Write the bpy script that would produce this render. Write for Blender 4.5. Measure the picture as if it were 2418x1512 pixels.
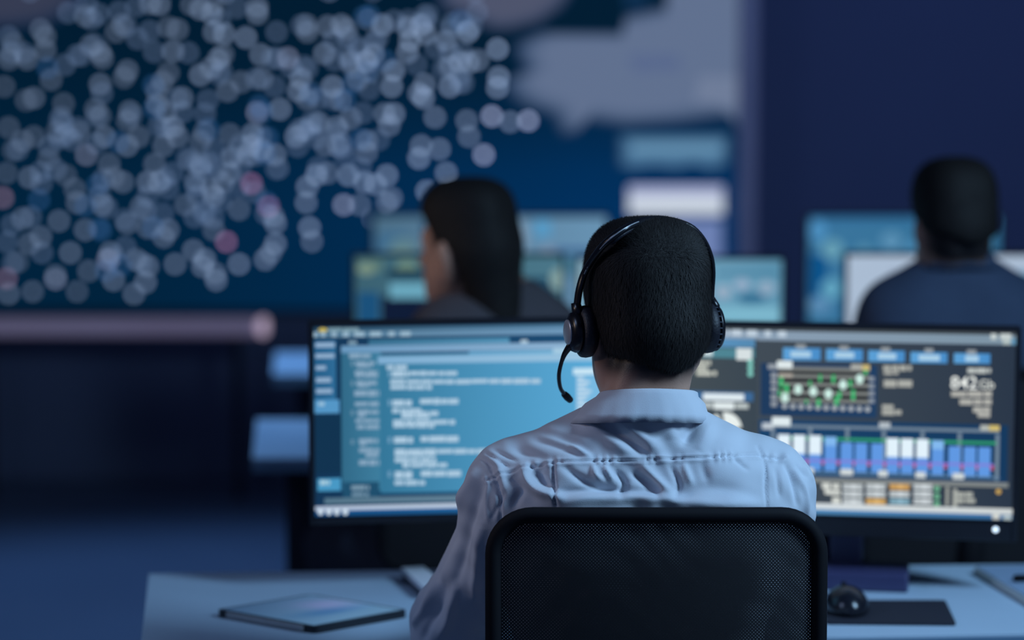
import bpy, bmesh, math, random
import numpy as np
from mathutils import Vector, Matrix

random.seed(7); np.random.seed(7)
scene = bpy.context.scene
for o in list(bpy.data.objects): bpy.data.objects.remove(o)
C = scene.collection
R = math.radians

# ------------------------------------------------------------------ camera
CAM = np.array([0.0, 0.0, 1.57]); PITCH = R(6.0); FPX = 2418 * 85 / 36
cd = bpy.data.cameras.new('camera'); cam = bpy.data.objects.new('camera', cd); C.objects.link(cam)
cam.location = CAM; cam.rotation_euler = (R(90) - PITCH, 0, 0)
cd.lens = 85; cd.sensor_width = 36; cd.sensor_fit = 'HORIZONTAL'
cd.dof.use_dof = True; cd.dof.focus_distance = 3.11; cd.dof.aperture_fstop = 1.9
cd.clip_start = 0.05; cd.clip_end = 60
scene.camera = cam
scene.cycles.use_denoising = True
scene.cycles.max_bounces = 6
scene.view_settings.view_transform = 'Standard'
scene.view_settings.look = 'None'
scene.view_settings.exposure = 0.0
scene.view_settings.gamma = 1.0
scene.view_settings.use_curve_mapping = False

# ------------------------------------------------------------------ world + unseen lamps
w = bpy.data.worlds.new('night_room'); scene.world = w; w.use_nodes = True
w.node_tree.nodes['Background'].inputs[0].default_value = (0.10, 0.17, 0.42, 1)
w.node_tree.nodes['Background'].inputs[1].default_value = 0.22

def area(name, loc, target, size, power, col, size_y=None):
    l = bpy.data.lights.new(name, 'AREA'); l.energy = power; l.color = col
    l.shape = 'RECTANGLE'; l.size = size; l.size_y = size_y or size
    o = bpy.data.objects.new(name, l); C.objects.link(o)
    o.location = loc
    d = Vector(target) - Vector(loc)
    o.rotation_euler = d.to_track_quat('-Z', 'Y').to_euler()
    return o
def spot(name, loc, target, deg, power, col, soft=0.08):
    l = bpy.data.lights.new(name, 'SPOT'); l.energy = power; l.color = col; l.spot_size = R(deg); l.spot_blend = 0.6; l.shadow_soft_size = soft
    o = bpy.data.objects.new(name, l); C.objects.link(o); o.location = loc
    o.rotation_euler = (Vector(target) - Vector(loc)).to_track_quat('-Z', 'Y').to_euler()
    return o
area('unseen_area_lamp', (2.0, 2.35, 2.6), (0.45, 3.25, 0.9), 0.5, 66, (0.41, 0.69, 1.0), 1.0)  # unseen key lamp, lights shirt and desk from the upper right
area('unseen_area_lamp', (-2.2, 2.6, 2.8), (0.0, 3.2, 0.9), 0.8, 14, (0.44, 0.60, 1.0))  # unseen fill lamp added to lift the left side
spot('warm_wall_spot', (-2.3, 4.35, 1.7), (-0.12, 4.75, 1.18), 10, 32, (1.0, 0.80, 0.62))
spot('warm_wall_spot', (-2.2, 3.2, 1.9), (0.05, 3.15, 1.08), 15, 20, (1.0, 0.78, 0.62))
spot('added_floor_spot', (-1.25, 7.0, 3.1), (-0.95, 6.35, 0.0), 78, 215, (0.22, 0.50, 1.0), 0.25)  # unseen spot added for the blue glow on floor and desk ends
area('unseen_area_lamp', (2.0, 7.0, 3.0), (2.0, 9.0, 1.6), 1.2, 12, (0.24, 0.42, 1.0))  # unseen lamp added to brighten the back wall at right

# ------------------------------------------------------------------ helpers
def at(px, py, Y):
    """world point seen at photo pixel (px, py) at distance Y along the floor"""
    r = (px - 1209) / FPX; u = (756 - py) / FPX
    d = np.array([r, math.cos(PITCH) + u * math.sin(PITCH), -math.sin(PITCH) + u * math.cos(PITCH)])
    return CAM + d * (Y / d[1])
def on_z(px, py, z):
    r = (px - 1209) / FPX; u = (756 - py) / FPX
    d = np.array([r, math.cos(PITCH) + u * math.sin(PITCH), -math.sin(PITCH) + u * math.cos(PITCH)])
    return CAM + d * ((z - CAM[2]) / d[2])
def ray(px, py):
    r = (px - 1209) / FPX; u = (756 - py) / FPX
    return np.array([r, math.cos(PITCH) + u * math.sin(PITCH), -math.sin(PITCH) + u * math.cos(PITCH)])
def proj(P):
    d = P - CAM
    depth = d[:, 1] * math.cos(PITCH) - d[:, 2] * math.sin(PITCH)
    up = d[:, 1] * math.sin(PITCH) + d[:, 2] * math.cos(PITCH)
    return 1209 + FPX * d[:, 0] / depth, 756 - FPX * up / depth
def lin(c):
    out = []
    for v in c[:3]:
        v = v / 255.0
        out.append(v / 12.92 if v <= 0.04045 else ((v + 0.055) / 1.055) ** 2.4)
    return tuple(out)

MATS = {}
def mat(name, col, rough=0.5, metal=0.0, spec=0.5, noise=0.0, nscale=20.0, bump=0.0, bscale=200.0, emit=None, estr=1.0, sheen=0.0):
    if name in MATS: return MATS[name]
    m = bpy.data.materials.new(name); m.use_nodes = True; nt = m.node_tree
    b = nt.nodes['Principled BSDF']
    b.inputs['Base Color'].default_value = (*col, 1); b.inputs['Roughness'].default_value = rough
    b.inputs['Metallic'].default_value = metal; b.inputs['Specular IOR Level'].default_value = spec
    tc = nt.nodes.new('ShaderNodeTexCoord')
    if noise:
        n = nt.nodes.new('ShaderNodeTexNoise'); n.inputs['Scale'].default_value = nscale; n.inputs['Detail'].default_value = 4
        nt.links.new(tc.outputs['Object'], n.inputs['Vector'])
        mx = nt.nodes.new('ShaderNodeMix'); mx.data_type = 'RGBA'
        mx.inputs['A'].default_value = (*[c * (1 - noise) for c in col], 1)
        mx.inputs['B'].default_value = (*[min(1, c * (1 + noise)) for c in col], 1)
        nt.links.new(n.outputs['Fac'], mx.inputs['Factor']); nt.links.new(mx.outputs['Result'], b.inputs['Base Color'])
    if bump:
        n2 = nt.nodes.new('ShaderNodeTexNoise'); n2.inputs['Scale'].default_value = bscale; n2.inputs['Detail'].default_value = 3
        nt.links.new(tc.outputs['Object'], n2.inputs['Vector'])
        bp = nt.nodes.new('ShaderNodeBump'); bp.inputs['Strength'].default_value = bump; bp.inputs['Distance'].default_value = 0.002
        nt.links.new(n2.outputs['Fac'], bp.inputs['Height']); nt.links.new(bp.outputs['Normal'], b.inputs['Normal'])
    if emit:
        b.inputs['Emission Color'].default_value = (*emit, 1); b.inputs['Emission Strength'].default_value = estr
    if sheen:
        b.inputs['Sheen Weight'].default_value = sheen
    MATS[name] = m
    return m
def screen_mat():
    if 'screen_pixels' in MATS: return MATS['screen_pixels']
    m = bpy.data.materials.new('screen_pixels'); m.use_nodes = True; nt = m.node_tree
    b = nt.nodes['Principled BSDF']; a = nt.nodes.new('ShaderNodeAttribute'); a.attribute_name = 'Col'
    b.inputs['Base Color'].default_value = (0.004, 0.005, 0.008, 1); b.inputs['Roughness'].default_value = 0.4
    b.inputs['Specular IOR Level'].default_value = 0.05
    nt.links.new(a.outputs['Color'], b.inputs['Emission Color']); b.inputs['Emission Strength'].default_value = 1.0
    MATS['screen_pixels'] = m
    return m

def link(name, me, m, parent=None, smooth=False):
    o = bpy.data.objects.new(name, me); C.objects.link(o)
    if m: me.materials.append(m)
    if smooth:
        me.polygons.foreach_set('use_smooth', np.ones(len(me.polygons), dtype=bool))
    if parent is not None:
        o.parent = parent
        o.matrix_parent_inverse = Matrix.LocRotScale(parent.location, parent.rotation_euler, None).inverted() if parent.parent is None else Matrix.Identity(4)
    return o
def from_bm(name, bm, m, parent=None, smooth=False):
    me = bpy.data.meshes.new(name); bm.to_mesh(me); bm.free()
    return link(name, me, m, parent, smooth)
def tag(o, label, cat, group=None, kind=None):
    o['label'] = label
    if cat: o['category'] = cat
    if group: o['group'] = group
    if kind: o['kind'] = kind
    return o
def thing(name, loc, label, cat, group=None):
    o = bpy.data.objects.new(name, None); C.objects.link(o); o.location = loc; o.empty_display_size = 0.1
    return tag(o, label, cat, group)

def add_box(bm, c, s, rot=None, bevel=0.0, seg=2):
    r = bmesh.ops.create_cube(bm, size=1.0)
    vs = r['verts']
    M = Matrix.Translation(Vector(c)) @ (rot.to_4x4() if rot is not None else Matrix.Identity(4)) @ Matrix.Diagonal((*s, 1))
    bmesh.ops.transform(bm, matrix=M, verts=vs)
    if bevel:
        es = list({e for v in vs for e in v.link_edges})
        bmesh.ops.bevel(bm, geom=es, offset=bevel, segments=seg, affect='EDGES', profile=0.5)
def add_tube(bm, pts, rad, n=10, flat=None, closed=False):
    """tube through pts; rad scalar or list; flat=(ax, ratio) squashes along world axis vector"""
    pts = [Vector(p) for p in pts]; m = len(pts)
    rad = [rad] * m if not hasattr(rad, '__len__') else list(rad)
    rings = []; up = None
    for i, p in enumerate(pts):
        if closed: t = (pts[(i + 1) % m] - pts[i - 1]).normalized()
        else: t = (pts[min(i + 1, m - 1)] - pts[max(i - 1, 0)]).normalized()
        if up is None:
            up = Vector((0, 0, 1)) if abs(t.z) < 0.9 else Vector((0, 1, 0))
        side = t.cross(up).normalized(); up = side.cross(t).normalized()
        ring = []
        for k in range(n):
            a = 2 * math.pi * k / n
            off = side * math.cos(a) * rad[i] + up * math.sin(a) * rad[i]
            if flat: ax = Vector(flat[0]).normalized(); off = off + ax * (off.dot(ax)) * (flat[1] - 1)
            ring.append(bm.verts.new(p + off))
        rings.append(ring)
    for i in range(m if closed else m - 1):
        a, b = rings[i], rings[(i + 1) % m]
        for k in range(n): bm.faces.new((a[k], a[(k + 1) % n], b[(k + 1) % n], b[k]))
    if not closed:
        bm.faces.new(rings[0][::-1]); bm.faces.new(rings[-1])
def add_lathe(bm, prof, M, n=32):
    """prof: list of (r, h) along local z; M places it"""
    rings = []
    for r, h in prof:
        rings.append([bm.verts.new(M @ Vector((r * math.cos(2 * math.pi * k / n), r * math.sin(2 * math.pi * k / n), h))) for k in range(n)])
    for a, b in zip(rings, rings[1:]):
        for k in range(n): bm.faces.new((a[k], a[(k + 1) % n], b[(k + 1) % n], b[k]))
    bm.faces.new(rings[0][::-1]); bm.faces.new(rings[-1])
def add_prism(bm, poly, z0, z1):
    a = [bm.verts.new((x, y, z0)) for x, y in poly]; b = [bm.verts.new((x, y, z1)) for x, y in poly]
    bm.faces.new(a[::-1]); bm.faces.new(b); n = len(poly)
    for k in range(n): bm.faces.new((a[k], a[(k + 1) % n], b[(k + 1) % n], b[k]))
    bmesh.ops.recalc_face_normals(bm, faces=bm.faces[:])
def spline(pts, n=8):
    pts = [np.array(p, float) for p in pts]; P = [2 * pts[0] - pts[1]] + pts + [2 * pts[-1] - pts[-2]]; out = []
    for i in range(1, len(P) - 2):
        for k in range(n):
            t = k / n; a, b, c, d = P[i - 1], P[i], P[i + 1], P[i + 2]
            out.append(0.5 * (2 * b + (c - a) * t + (2 * a - 5 * b + 4 * c - d) * t * t + (-a + 3 * b - 3 * c + d) * t ** 3))
    out.append(pts[-1]); return out

# ------------------------------------------------------------------ organic surfaces: distance field + surface nets
class Field:
    def __init__(s, xs, ys, zs):
        s.xs, s.ys, s.zs = [np.asarray(a, np.float32) for a in (xs, ys, zs)]
        s.F = np.full((len(xs), len(ys), len(zs)), 1.0, np.float32)
    def box(s, lo, hi):
        sl = []
        for ax, a, b in zip((s.xs, s.ys, s.zs), lo, hi):
            i0 = max(0, np.searchsorted(ax, a) - 1); i1 = min(len(ax), np.searchsorted(ax, b) + 1); sl.append(slice(i0, i1))
        return tuple(sl)
    def grid(s, sl):
        return (s.xs[sl[0]][:, None, None], s.ys[sl[1]][None, :, None], s.zs[sl[2]][None, None, :])
    def blend(s, sl, d, k, sub=False):
        f = s.F[sl]
        if sub:
            h = np.maximum(k - np.abs(f + d), 0) / k; s.F[sl] = np.maximum(f, -d) + h * h * k * 0.25
        else:
            h = np.maximum(k - np.abs(f - d), 0) / k; s.F[sl] = np.minimum(f, d) - h * h * k * 0.25
    def cone(s, a, b, ra, rb, k=0.02, sub=False):
        a = np.array(a, float); b = np.array(b, float); m = max(ra, rb) + k + 0.03
        sl = s.box(np.minimum(a, b) - m, np.maximum(a, b) + m); x, y, z = s.grid(sl)
        if 0 in s.F[sl].shape: return
        ba = b - a; L = float(ba @ ba) + 1e-12
        h = np.clip(((x - a[0]) * ba[0] + (y - a[1]) * ba[1] + (z - a[2]) * ba[2]) / L, 0, 1)
        d = np.sqrt((x - a[0] - h * ba[0]) ** 2 + (y - a[1] - h * ba[1]) ** 2 + (z - a[2] - h * ba[2]) ** 2) - (ra + (rb - ra) * h)
        s.blend(sl, d.astype(np.float32), k, sub)
    def ell(s, c, r, k=0.02, rot=None, sub=False):
        c = np.array(c, float); r = np.array(r, float); m = max(r) + k + 0.03
        sl = s.box(c - m, c + m); x, y, z = s.grid(sl)
        if 0 in s.F[sl].shape: return
        X, Y, Z = x - c[0], y - c[1], z - c[2]
        if rot is not None:
            X, Y, Z = (rot[0][0] * X + rot[1][0] * Y + rot[2][0] * Z, rot[0][1] * X + rot[1][1] * Y + rot[2][1] * Z, rot[0][2] * X + rot[1][2] * Y + rot[2][2] * Z)
        k0 = np.sqrt((X / r[0]) ** 2 + (Y / r[1]) ** 2 + (Z / r[2]) ** 2)
        k1 = np.sqrt((X / r[0] ** 2) ** 2 + (Y / r[1] ** 2) ** 2 + (Z / r[2] ** 2) ** 2) + 1e-9
        s.blend(sl, (k0 * (k0 - 1) / k1).astype(np.float32), k, sub)
    def sell(s, c, r, p=2.5, k=0.02, rot=None):
        c = np.array(c, float); r = np.array(r, float); m = max(r) + k + 0.03
        sl = s.box(c - m, c + m); x, y, z = s.grid(sl); X, Y, Z = x - c[0], y - c[1], z - c[2]
        X, Y, Z = (rot[0][0] * X + rot[1][0] * Y + rot[2][0] * Z, rot[0][1] * X + rot[1][1] * Y + rot[2][1] * Z, rot[0][2] * X + rot[1][2] * Y + rot[2][2] * Z)
        k0 = (np.abs(X / r[0]) ** p + np.abs(Y / r[1]) ** p + np.abs(Z / r[2]) ** p) ** (1 / p)
        s.blend(sl, ((k0 - 1) * min(r)).astype(np.float32), k)
    def nets(s):
        F = s.F; ins = F < 0
        cnt = np.zeros(tuple(n - 1 for n in F.shape), np.int8)
        for i in (0, 1):
            for j in (0, 1):
                for k in (0, 1):
                    cnt += ins[i:F.shape[0] - 1 + i, j:F.shape[1] - 1 + j, k:F.shape[2] - 1 + k]
        act = (cnt > 0) & (cnt < 8); idx = np.argwhere(act); n = len(idx)
        ids = np.full(act.shape, -1, np.int64); ids[act] = np.arange(n)
        cor = [(i, j, k) for i in (0, 1) for j in (0, 1) for k in (0, 1)]
        val = np.stack([F[idx[:, 0] + c[0], idx[:, 1] + c[1], idx[:, 2] + c[2]] for c in cor], 1)
        pos = np.stack([np.stack([s.xs[idx[:, 0] + c[0]], s.ys[idx[:, 1] + c[1]], s.zs[idx[:, 2] + c[2]]], 1) for c in cor], 1)
        acc = np.zeros((n, 3)); num = np.zeros(n)
        for a in range(8):
            for b in range(a + 1, 8):
                if sum(abs(cor[a][q] - cor[b][q]) for q in range(3)) != 1: continue
                fa, fb = val[:, a], val[:, b]; m = (fa < 0) != (fb < 0)
                t = (fa[m] / (fa[m] - fb[m]))[:, None]
                acc[m] += pos[m, a] + t * (pos[m, b] - pos[m, a]); num[m] += 1
        V = acc / num[:, None]; Q = []
        for ax in range(3):
            sh = [slice(1, -1)] * 3; sh[ax] = slice(0, -1); a = ins[tuple(sh)]
            sh2 = list(sh); sh2[ax] = slice(1, None); b = ins[tuple(sh2)]
            e = np.argwhere(a != b); e0 = e + 1; e0[:, ax] -= 1
            o1, o2 = (ax + 1) % 3, (ax + 2) % 3
            def cell(d1, d2):
                q = e0.copy(); q[:, o1] += d1; q[:, o2] += d2; return ids[q[:, 0], q[:, 1], q[:, 2]]
            q = np.stack([cell(-1, -1), cell(0, -1), cell(0, 0), cell(-1, 0)], 1)
            fl = ~a[tuple(e.T)]
            q[fl] = q[fl][:, ::-1]; Q.append(q)
        return V, np.concatenate(Q)
def relax(V, Q, n=2, lam=0.5):
    E = np.concatenate([Q[:, [0, 1]], Q[:, [1, 2]], Q[:, [2, 3]], Q[:, [3, 0]]])
    for _ in range(n):
        acc = np.zeros_like(V); num = np.zeros(len(V))
        for c in range(3):
            acc[:, c] = np.bincount(E[:, 0], V[E[:, 1], c], len(V)) + np.bincount(E[:, 1], V[E[:, 0], c], len(V))
        num = np.bincount(E[:, 0], minlength=len(V)) + np.bincount(E[:, 1], minlength=len(V))
        V = V + lam * (acc / np.maximum(num, 1)[:, None] - V)
    return V
def normals(V, Q):
    fn = np.cross(V[Q[:, 2]] - V[Q[:, 0]], V[Q[:, 3]] - V[Q[:, 1]])
    N = np.zeros_like(V)
    for k in range(4):
        for c in range(3): N[:, c] += np.bincount(Q[:, k], fn[:, c], len(V))
    return N / (np.linalg.norm(N, axis=1)[:, None] + 1e-12)
def np_mesh(name, V, Q):
    me = bpy.data.meshes.new(name); nq = len(Q); nv = Q.shape[1]
    me.vertices.add(len(V)); me.vertices.foreach_set('co', np.asarray(V, np.float32).ravel())
    me.loops.add(nq * nv); me.loops.foreach_set('vertex_index', Q.astype(np.int32).ravel())
    me.polygons.add(nq); me.polygons.foreach_set('loop_start', np.arange(0, nq * nv, nv, dtype=np.int32))
    me.update(calc_edges=True); me.validate()
    return me
def axis(lo, hi, step, fine=None):
    """grid axis; fine=(a, b, fine_step) densifies part of it"""
    out = [lo]
    while out[-1] < hi:
        s = step
        if fine and fine[0] <= out[-1] <= fine[1]: s = fine[2]
        out.append(out[-1] + s)
    return np.array(out)

# ================================================================== ROOM
M_floor = mat('dark_glossy_floor', (0.10, 0.13, 0.20), 0.38, noise=0.15, nscale=1.5)
M_wall = mat('indigo_wall_paint', (0.13, 0.15, 0.30), 0.8, noise=0.06, nscale=2.0)
M_dark = mat('dark_side_wall_paint', (0.10, 0.12, 0.20), 0.8, noise=0.1, nscale=2.0)
M_ceil = mat('dark_ceiling_paint', (0.05, 0.06, 0.10), 0.9, noise=0.05)
def slab(name, c, s, m, bevel=0):
    bm = bmesh.new(); add_box(bm, c, s, bevel=bevel); o = from_bm(name, bm, m); o['kind'] = 'structure'; return o
slab('floor', (0, 4.3, -0.05), (9, 10.6, 0.1), M_floor)
slab('wall_back', (0, 9.45, 1.6), (9, 0.1, 3.2), M_wall)
slab('wall_left', (-4.55, 4.3, 1.6), (0.1, 10.6, 3.2), M_dark)
slab('wall_right', (4.55, 4.3, 1.6), (0.1, 10.6, 3.2), M_dark)
slab('ceiling', (0, 4.3, 3.25), (9.2, 10.6, 0.1), M_ceil)

# ================================================================== screen graphics
class Pix:
    """flat coloured shapes of a display picture, in the display's own u (right), v (up) metres"""
    def __init__(s): s.v = []; s.f = []; s.c = []; s.n = 0
    def poly(s, pts, cols):
        if not isinstance(cols[0], (tuple, list)): cols = [cols] * len(pts)
        b = len(s.v); s.n += 1; z = 0.00003 * s.n
        for p, c in zip(pts, cols): s.v.append((p[0], p[1], z)); s.c.append((*lin(c), 1.0))
        s.f.append(list(range(b, b + len(pts))))
    def rect(s, u0, v0, u1, v1, col, col2=None):
        c2 = col2 or col
        s.poly([(u0, v0), (u1, v0), (u1, v1), (u0, v1)], [col, c2, c2, col])
    def build(s, name, M, parent):
        me = bpy.data.meshes.new(name)
        me.from_pydata([tuple(M @ Vector(p)) for p in s.v], [], s.f)
        a = me.color_attributes.new('Col', 'FLOAT_COLOR', 'POINT')
        a.data.foreach_set('color', np.array(s.c, np.float32).ravel())
        return link(name, me, screen_mat(), parent)

M_blk = mat('black_monitor_plastic', (0.012, 0.012, 0.018), 0.42, noise=0.1, nscale=60)
M_blk2 = mat('black_stand_plastic', (0.05, 0.05, 0.13), 0.35, noise=0.1, nscale=60)
M_led = mat('power_lamp', (0.8, 0.9, 1), 0.3, emit=(0.75, 0.9, 1.0), estr=1.6)

class Monitor:
    """a flat monitor: housing, panel picture, neck and foot. (cx, cy, cz) centre of the picture, w x h, yaw about z, tilt back"""
    def __init__(s, cpos, w, h, yaw, tilt, desk_z, label, group=None, led=None, chin=0.02, bez=0.008, foot=(0.24, 0.17, 0.014), foot_dx=0.0):
        s.w, s.h = w, h
        # local frame: u right, v up, n toward the viewer (-Y)
        Rm = Matrix.Rotation(yaw, 3, 'Z') @ Matrix.Rotation(-tilt, 3, 'X') @ Matrix(((1, 0, 0), (0, 0, -1), (0, 1, 0)))
        s.M = Matrix.Translation(Vector(cpos)) @ Rm.to_4x4()
        s.R = Rm
        base = Vector((cpos[0], cpos[1] + 0.06, desk_z))
        t = thing('monitor', base, label, 'monitor', group); s.t = t
        bm = bmesh.new()
        add_box(bm, (0, (bez - chin) / 2 , -0.016), (w + 2 * bez, h + bez + chin, 0.026), bevel=0.004)
        add_box(bm, (0, 0, -0.04), (w * 0.72, h * 0.68, 0.03), bevel=0.01)
        bmesh.ops.transform(bm, matrix=s.M, verts=bm.verts[:])
        from_bm('housing', bm, M_blk, t)
        bm = bmesh.new()
        for (a, b, cw, ch) in ((-w/2 - bez/2, (bez-chin)/2, bez, h + bez + chin), (w/2 + bez/2, (bez-chin)/2, bez, h + bez + chin), (0, h/2 + bez/2, w, bez), (0, -h/2 - chin/2, w, chin)):
            add_box(bm, (a, b, -0.001), (cw, ch, 0.006), bevel=0.0015, seg=1)
        bmesh.ops.transform(bm, matrix=s.M, verts=bm.verts[:])
        from_bm('bezel', bm, M_blk, t)
        cv = s.M @ Vector((0, 0, -0.055))
        bm = bmesh.new()
        add_box(bm, (cv.x, cv.y + 0.015, (desk_z + cv.z) / 2 + 0.01), (0.055, 0.03, cv.z - desk_z), Matrix.Rotation(yaw, 3, 'Z'), bevel=0.006)
        from_bm('stand_neck', bm, M_blk2, t)
        bm = bmesh.new()
        add_box(bm, (cv.x + foot_dx, cv.y - 0.015, desk_z + foot[2] / 2), (foot[0], foot[1], foot[2]), Matrix.Rotation(yaw, 3, 'Z'), bevel=0.005)
        from_bm('stand_foot', bm, M_blk2, t)
        if led:
            bm = bmesh.new(); add_lathe(bm, [(0.0001, 0), (led[2], 0.0), (led[2] * 0.9, 0.0025), (0.0001, 0.003)], Matrix.Translation((led[0], led[1], 0.002)), 16)
            bmesh.ops.transform(bm, matrix=s.M, verts=bm.verts[:]); from_bm('power_light', bm, M_led, t)['label'] = 'white power light'
        s.pix = Pix()
        s.Minv = s.M.inverted()
    def uv(s, px, py):
        d = Vector(ray(px, py)); n = s.R @ Vector((0, 0, 1)); o = s.M.translation - Vector(CAM)
        p = Vector(CAM) + d * (o.dot(n) / d.dot(n)); q = s.Minv @ p
        return q.x, q.y
    def bar(s, x0, x1, y, h, col, col2=None, full_l=False, full_r=False):
        """bar whose left end is centred on photo pixel (x0, y), h pixels high, reaching x1"""
        u0, va = s.uv(x0, y - h / 2); _, vb = s.uv(x0, y + h / 2); u1, _ = s.uv(x1, y)
        if full_l: u0 = -s.w / 2
        if full_r: u1 = s.w / 2
        u0 = max(u0, -s.w / 2); u1 = min(u1, s.w / 2); va = min(va, s.h / 2); vb = max(vb, -s.h / 2)
        s.pix.rect(u0, vb, u1, va, col, col2)
    def blob(s, x, y, rx, ry, col, n=12):
        u, v = s.uv(x, y); u2, _ = s.uv(x + rx, y); _, v2 = s.uv(x, y - ry)
        cl = lambda q, m: max(-m, min(m, q))
        s.pix.poly([(cl(u + (u2 - u) * math.cos(2 * math.pi * k / n), s.w / 2), cl(v + (v2 - v) * math.sin(2 * math.pi * k / n), s.h / 2)) for k in range(n)], col)
    def words(s, x0, x1, y, h, col, seed=0):
        """a line of unreadable text: word-long bars"""
        rnd = random.Random(seed + int(x0 * 7 + y * 13)); x = x0
        while x < x1 - 2:
            e = min(x1, x + rnd.uniform(14, 40)); s.bar(x, e, y, h * rnd.uniform(0.8, 1.0), col); x = e + rnd.uniform(1.5, 3.5)
    def done(s):
        s.pix.build('screen', s.M, s.t)

DESK_Z = 0.74
# ------------------------------------------------------------------ main desk
M_top = mat('pale_laminate_desktop', (0.47, 0.60, 0.74), 0.45, noise=0.04, nscale=8)
M_edge = mat('blue_grey_edge_band', (0.12, 0.22, 0.34), 0.5, noise=0.1)
M_leg = mat('dark_steel_leg', (0.02, 0.022, 0.035), 0.45, metal=0.3, noise=0.1)
def desk(poly, legs, label, panel=None, group=None):
    cx = sum(p[0] for p in poly) / len(poly); cy = sum(p[1] for p in poly) / len(poly)
    t = thing('desk', (cx, cy, 0), label, 'desk', group)
    bm = bmesh.new(); add_prism(bm, poly, DESK_Z - 0.004, DESK_Z); from_bm('desktop', bm, M_top, t)
    bm = bmesh.new(); add_prism(bm, poly, DESK_Z - 0.03, DESK_Z - 0.004); from_bm('edge_band', bm, M_edge, t)
    for (x, y) in legs:
        bm = bmesh.new(); add_box(bm, (x, y, (DESK_Z - 0.03) / 2), (0.05, 0.06, DESK_Z - 0.03), bevel=0.006); add_box(bm, (x, y, 0.01), (0.07, 0.5, 0.02), bevel=0.005)
        from_bm('leg', bm, M_leg, t)
    if panel:
        x0, x1, y = panel
        bm = bmesh.new(); add_box(bm, ((x0 + x1) / 2, y, 0.42), (x1 - x0, 0.02, 0.58), bevel=0.003); from_bm('modesty_panel', bm, M_leg, t)
    return t
bl = on_z(352, 1355, DESK_Z); fl_ = on_z(312, 1512, DESK_Z); d_ = (fl_ - bl); d_ /= abs(d_[1])
fl2 = bl + d_ * (bl[1] - 3.24)
fr1 = on_z(1945, 1505, DESK_Z); fr2 = on_z(2418, 1497, DESK_Z)
br = on_z(2418, 1333, DESK_Z); bmid = on_z(1000, 1346, DESK_Z)
xr = 1.25
fr = fr2 + (fr2 - fr1) * ((xr - fr2[0]) / (fr2[0] - fr1[0]))
front = spline([(fl2[0] + 0.02, 3.235), (-0.32, 3.24), (-0.12, 3.30), (0.02, 3.40), (0.2, 3.455), (fr1[0], fr1[1]), (fr2[0], fr2[1]), (fr[0], fr[1])], 5)
poly = [(bl[0], bl[1])] + [tuple(p) for p in front] + [(xr, br[1] + 0.03), (br[0], br[1]), (bmid[0], bmid[1])]
desk(poly, [(-0.5, 3.6), (1.1, 3.75)], 'pale blue-lit desk in the foreground with curved front edge')

# ------------------------------------------------------------------ main monitors
def fit(pl, pr, ytop_l, ybot_l, Yl, yaw, h_ratio=None):
    """place a flat upright screen by the photo pixels of its near vertical edge"""
    a = at(pl, ytop_l, Yl); b = at(pl, ybot_l, Yl); return a, b
# left monitor: left edge near, yaw to face the sitter
YL = R(-7.6) * -1
h_m = 0.292; w_m = 0.519
top_l = at(739, 772, 3.75); bot_l = at(746, 1219, 3.752)
h_m = float(top_l[2] - bot_l[2])
ax = np.array([math.cos(YL), math.sin(YL), 0])
cL = (top_l + bot_l) / 2 + ax * (w_m / 2)
mL = Monitor(cL, w_m, h_m, YL, R(-1.0), DESK_Z, 'black monitor showing rows of pale code text on blue', led=None, chin=0.014, foot=(0.14, 0.10, 0.03), foot_dx=0.035)
top_r = at(2398, 785, 3.74); bot_r = at(2391, 1227, 3.742)
YR = R(-9.5); h_r = float(top_r[2] - bot_r[2]); w_r = 0.512
axr = np.array([math.cos(YR), math.sin(YR), 0])
cR = (top_r + bot_r) / 2 - axr * (w_r / 2)
mR = Monitor(cR, w_r, h_r, YR, R(-1.0), DESK_Z, 'black monitor showing charts, gauges and the figure 842 Gb', chin=0.036, foot=(0.19, 0.10, 0.03), foot_dx=0.0,
             led=(0.512 / 2 - 0.025, -h_r / 2 - 0.017, 0.0042))

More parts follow.
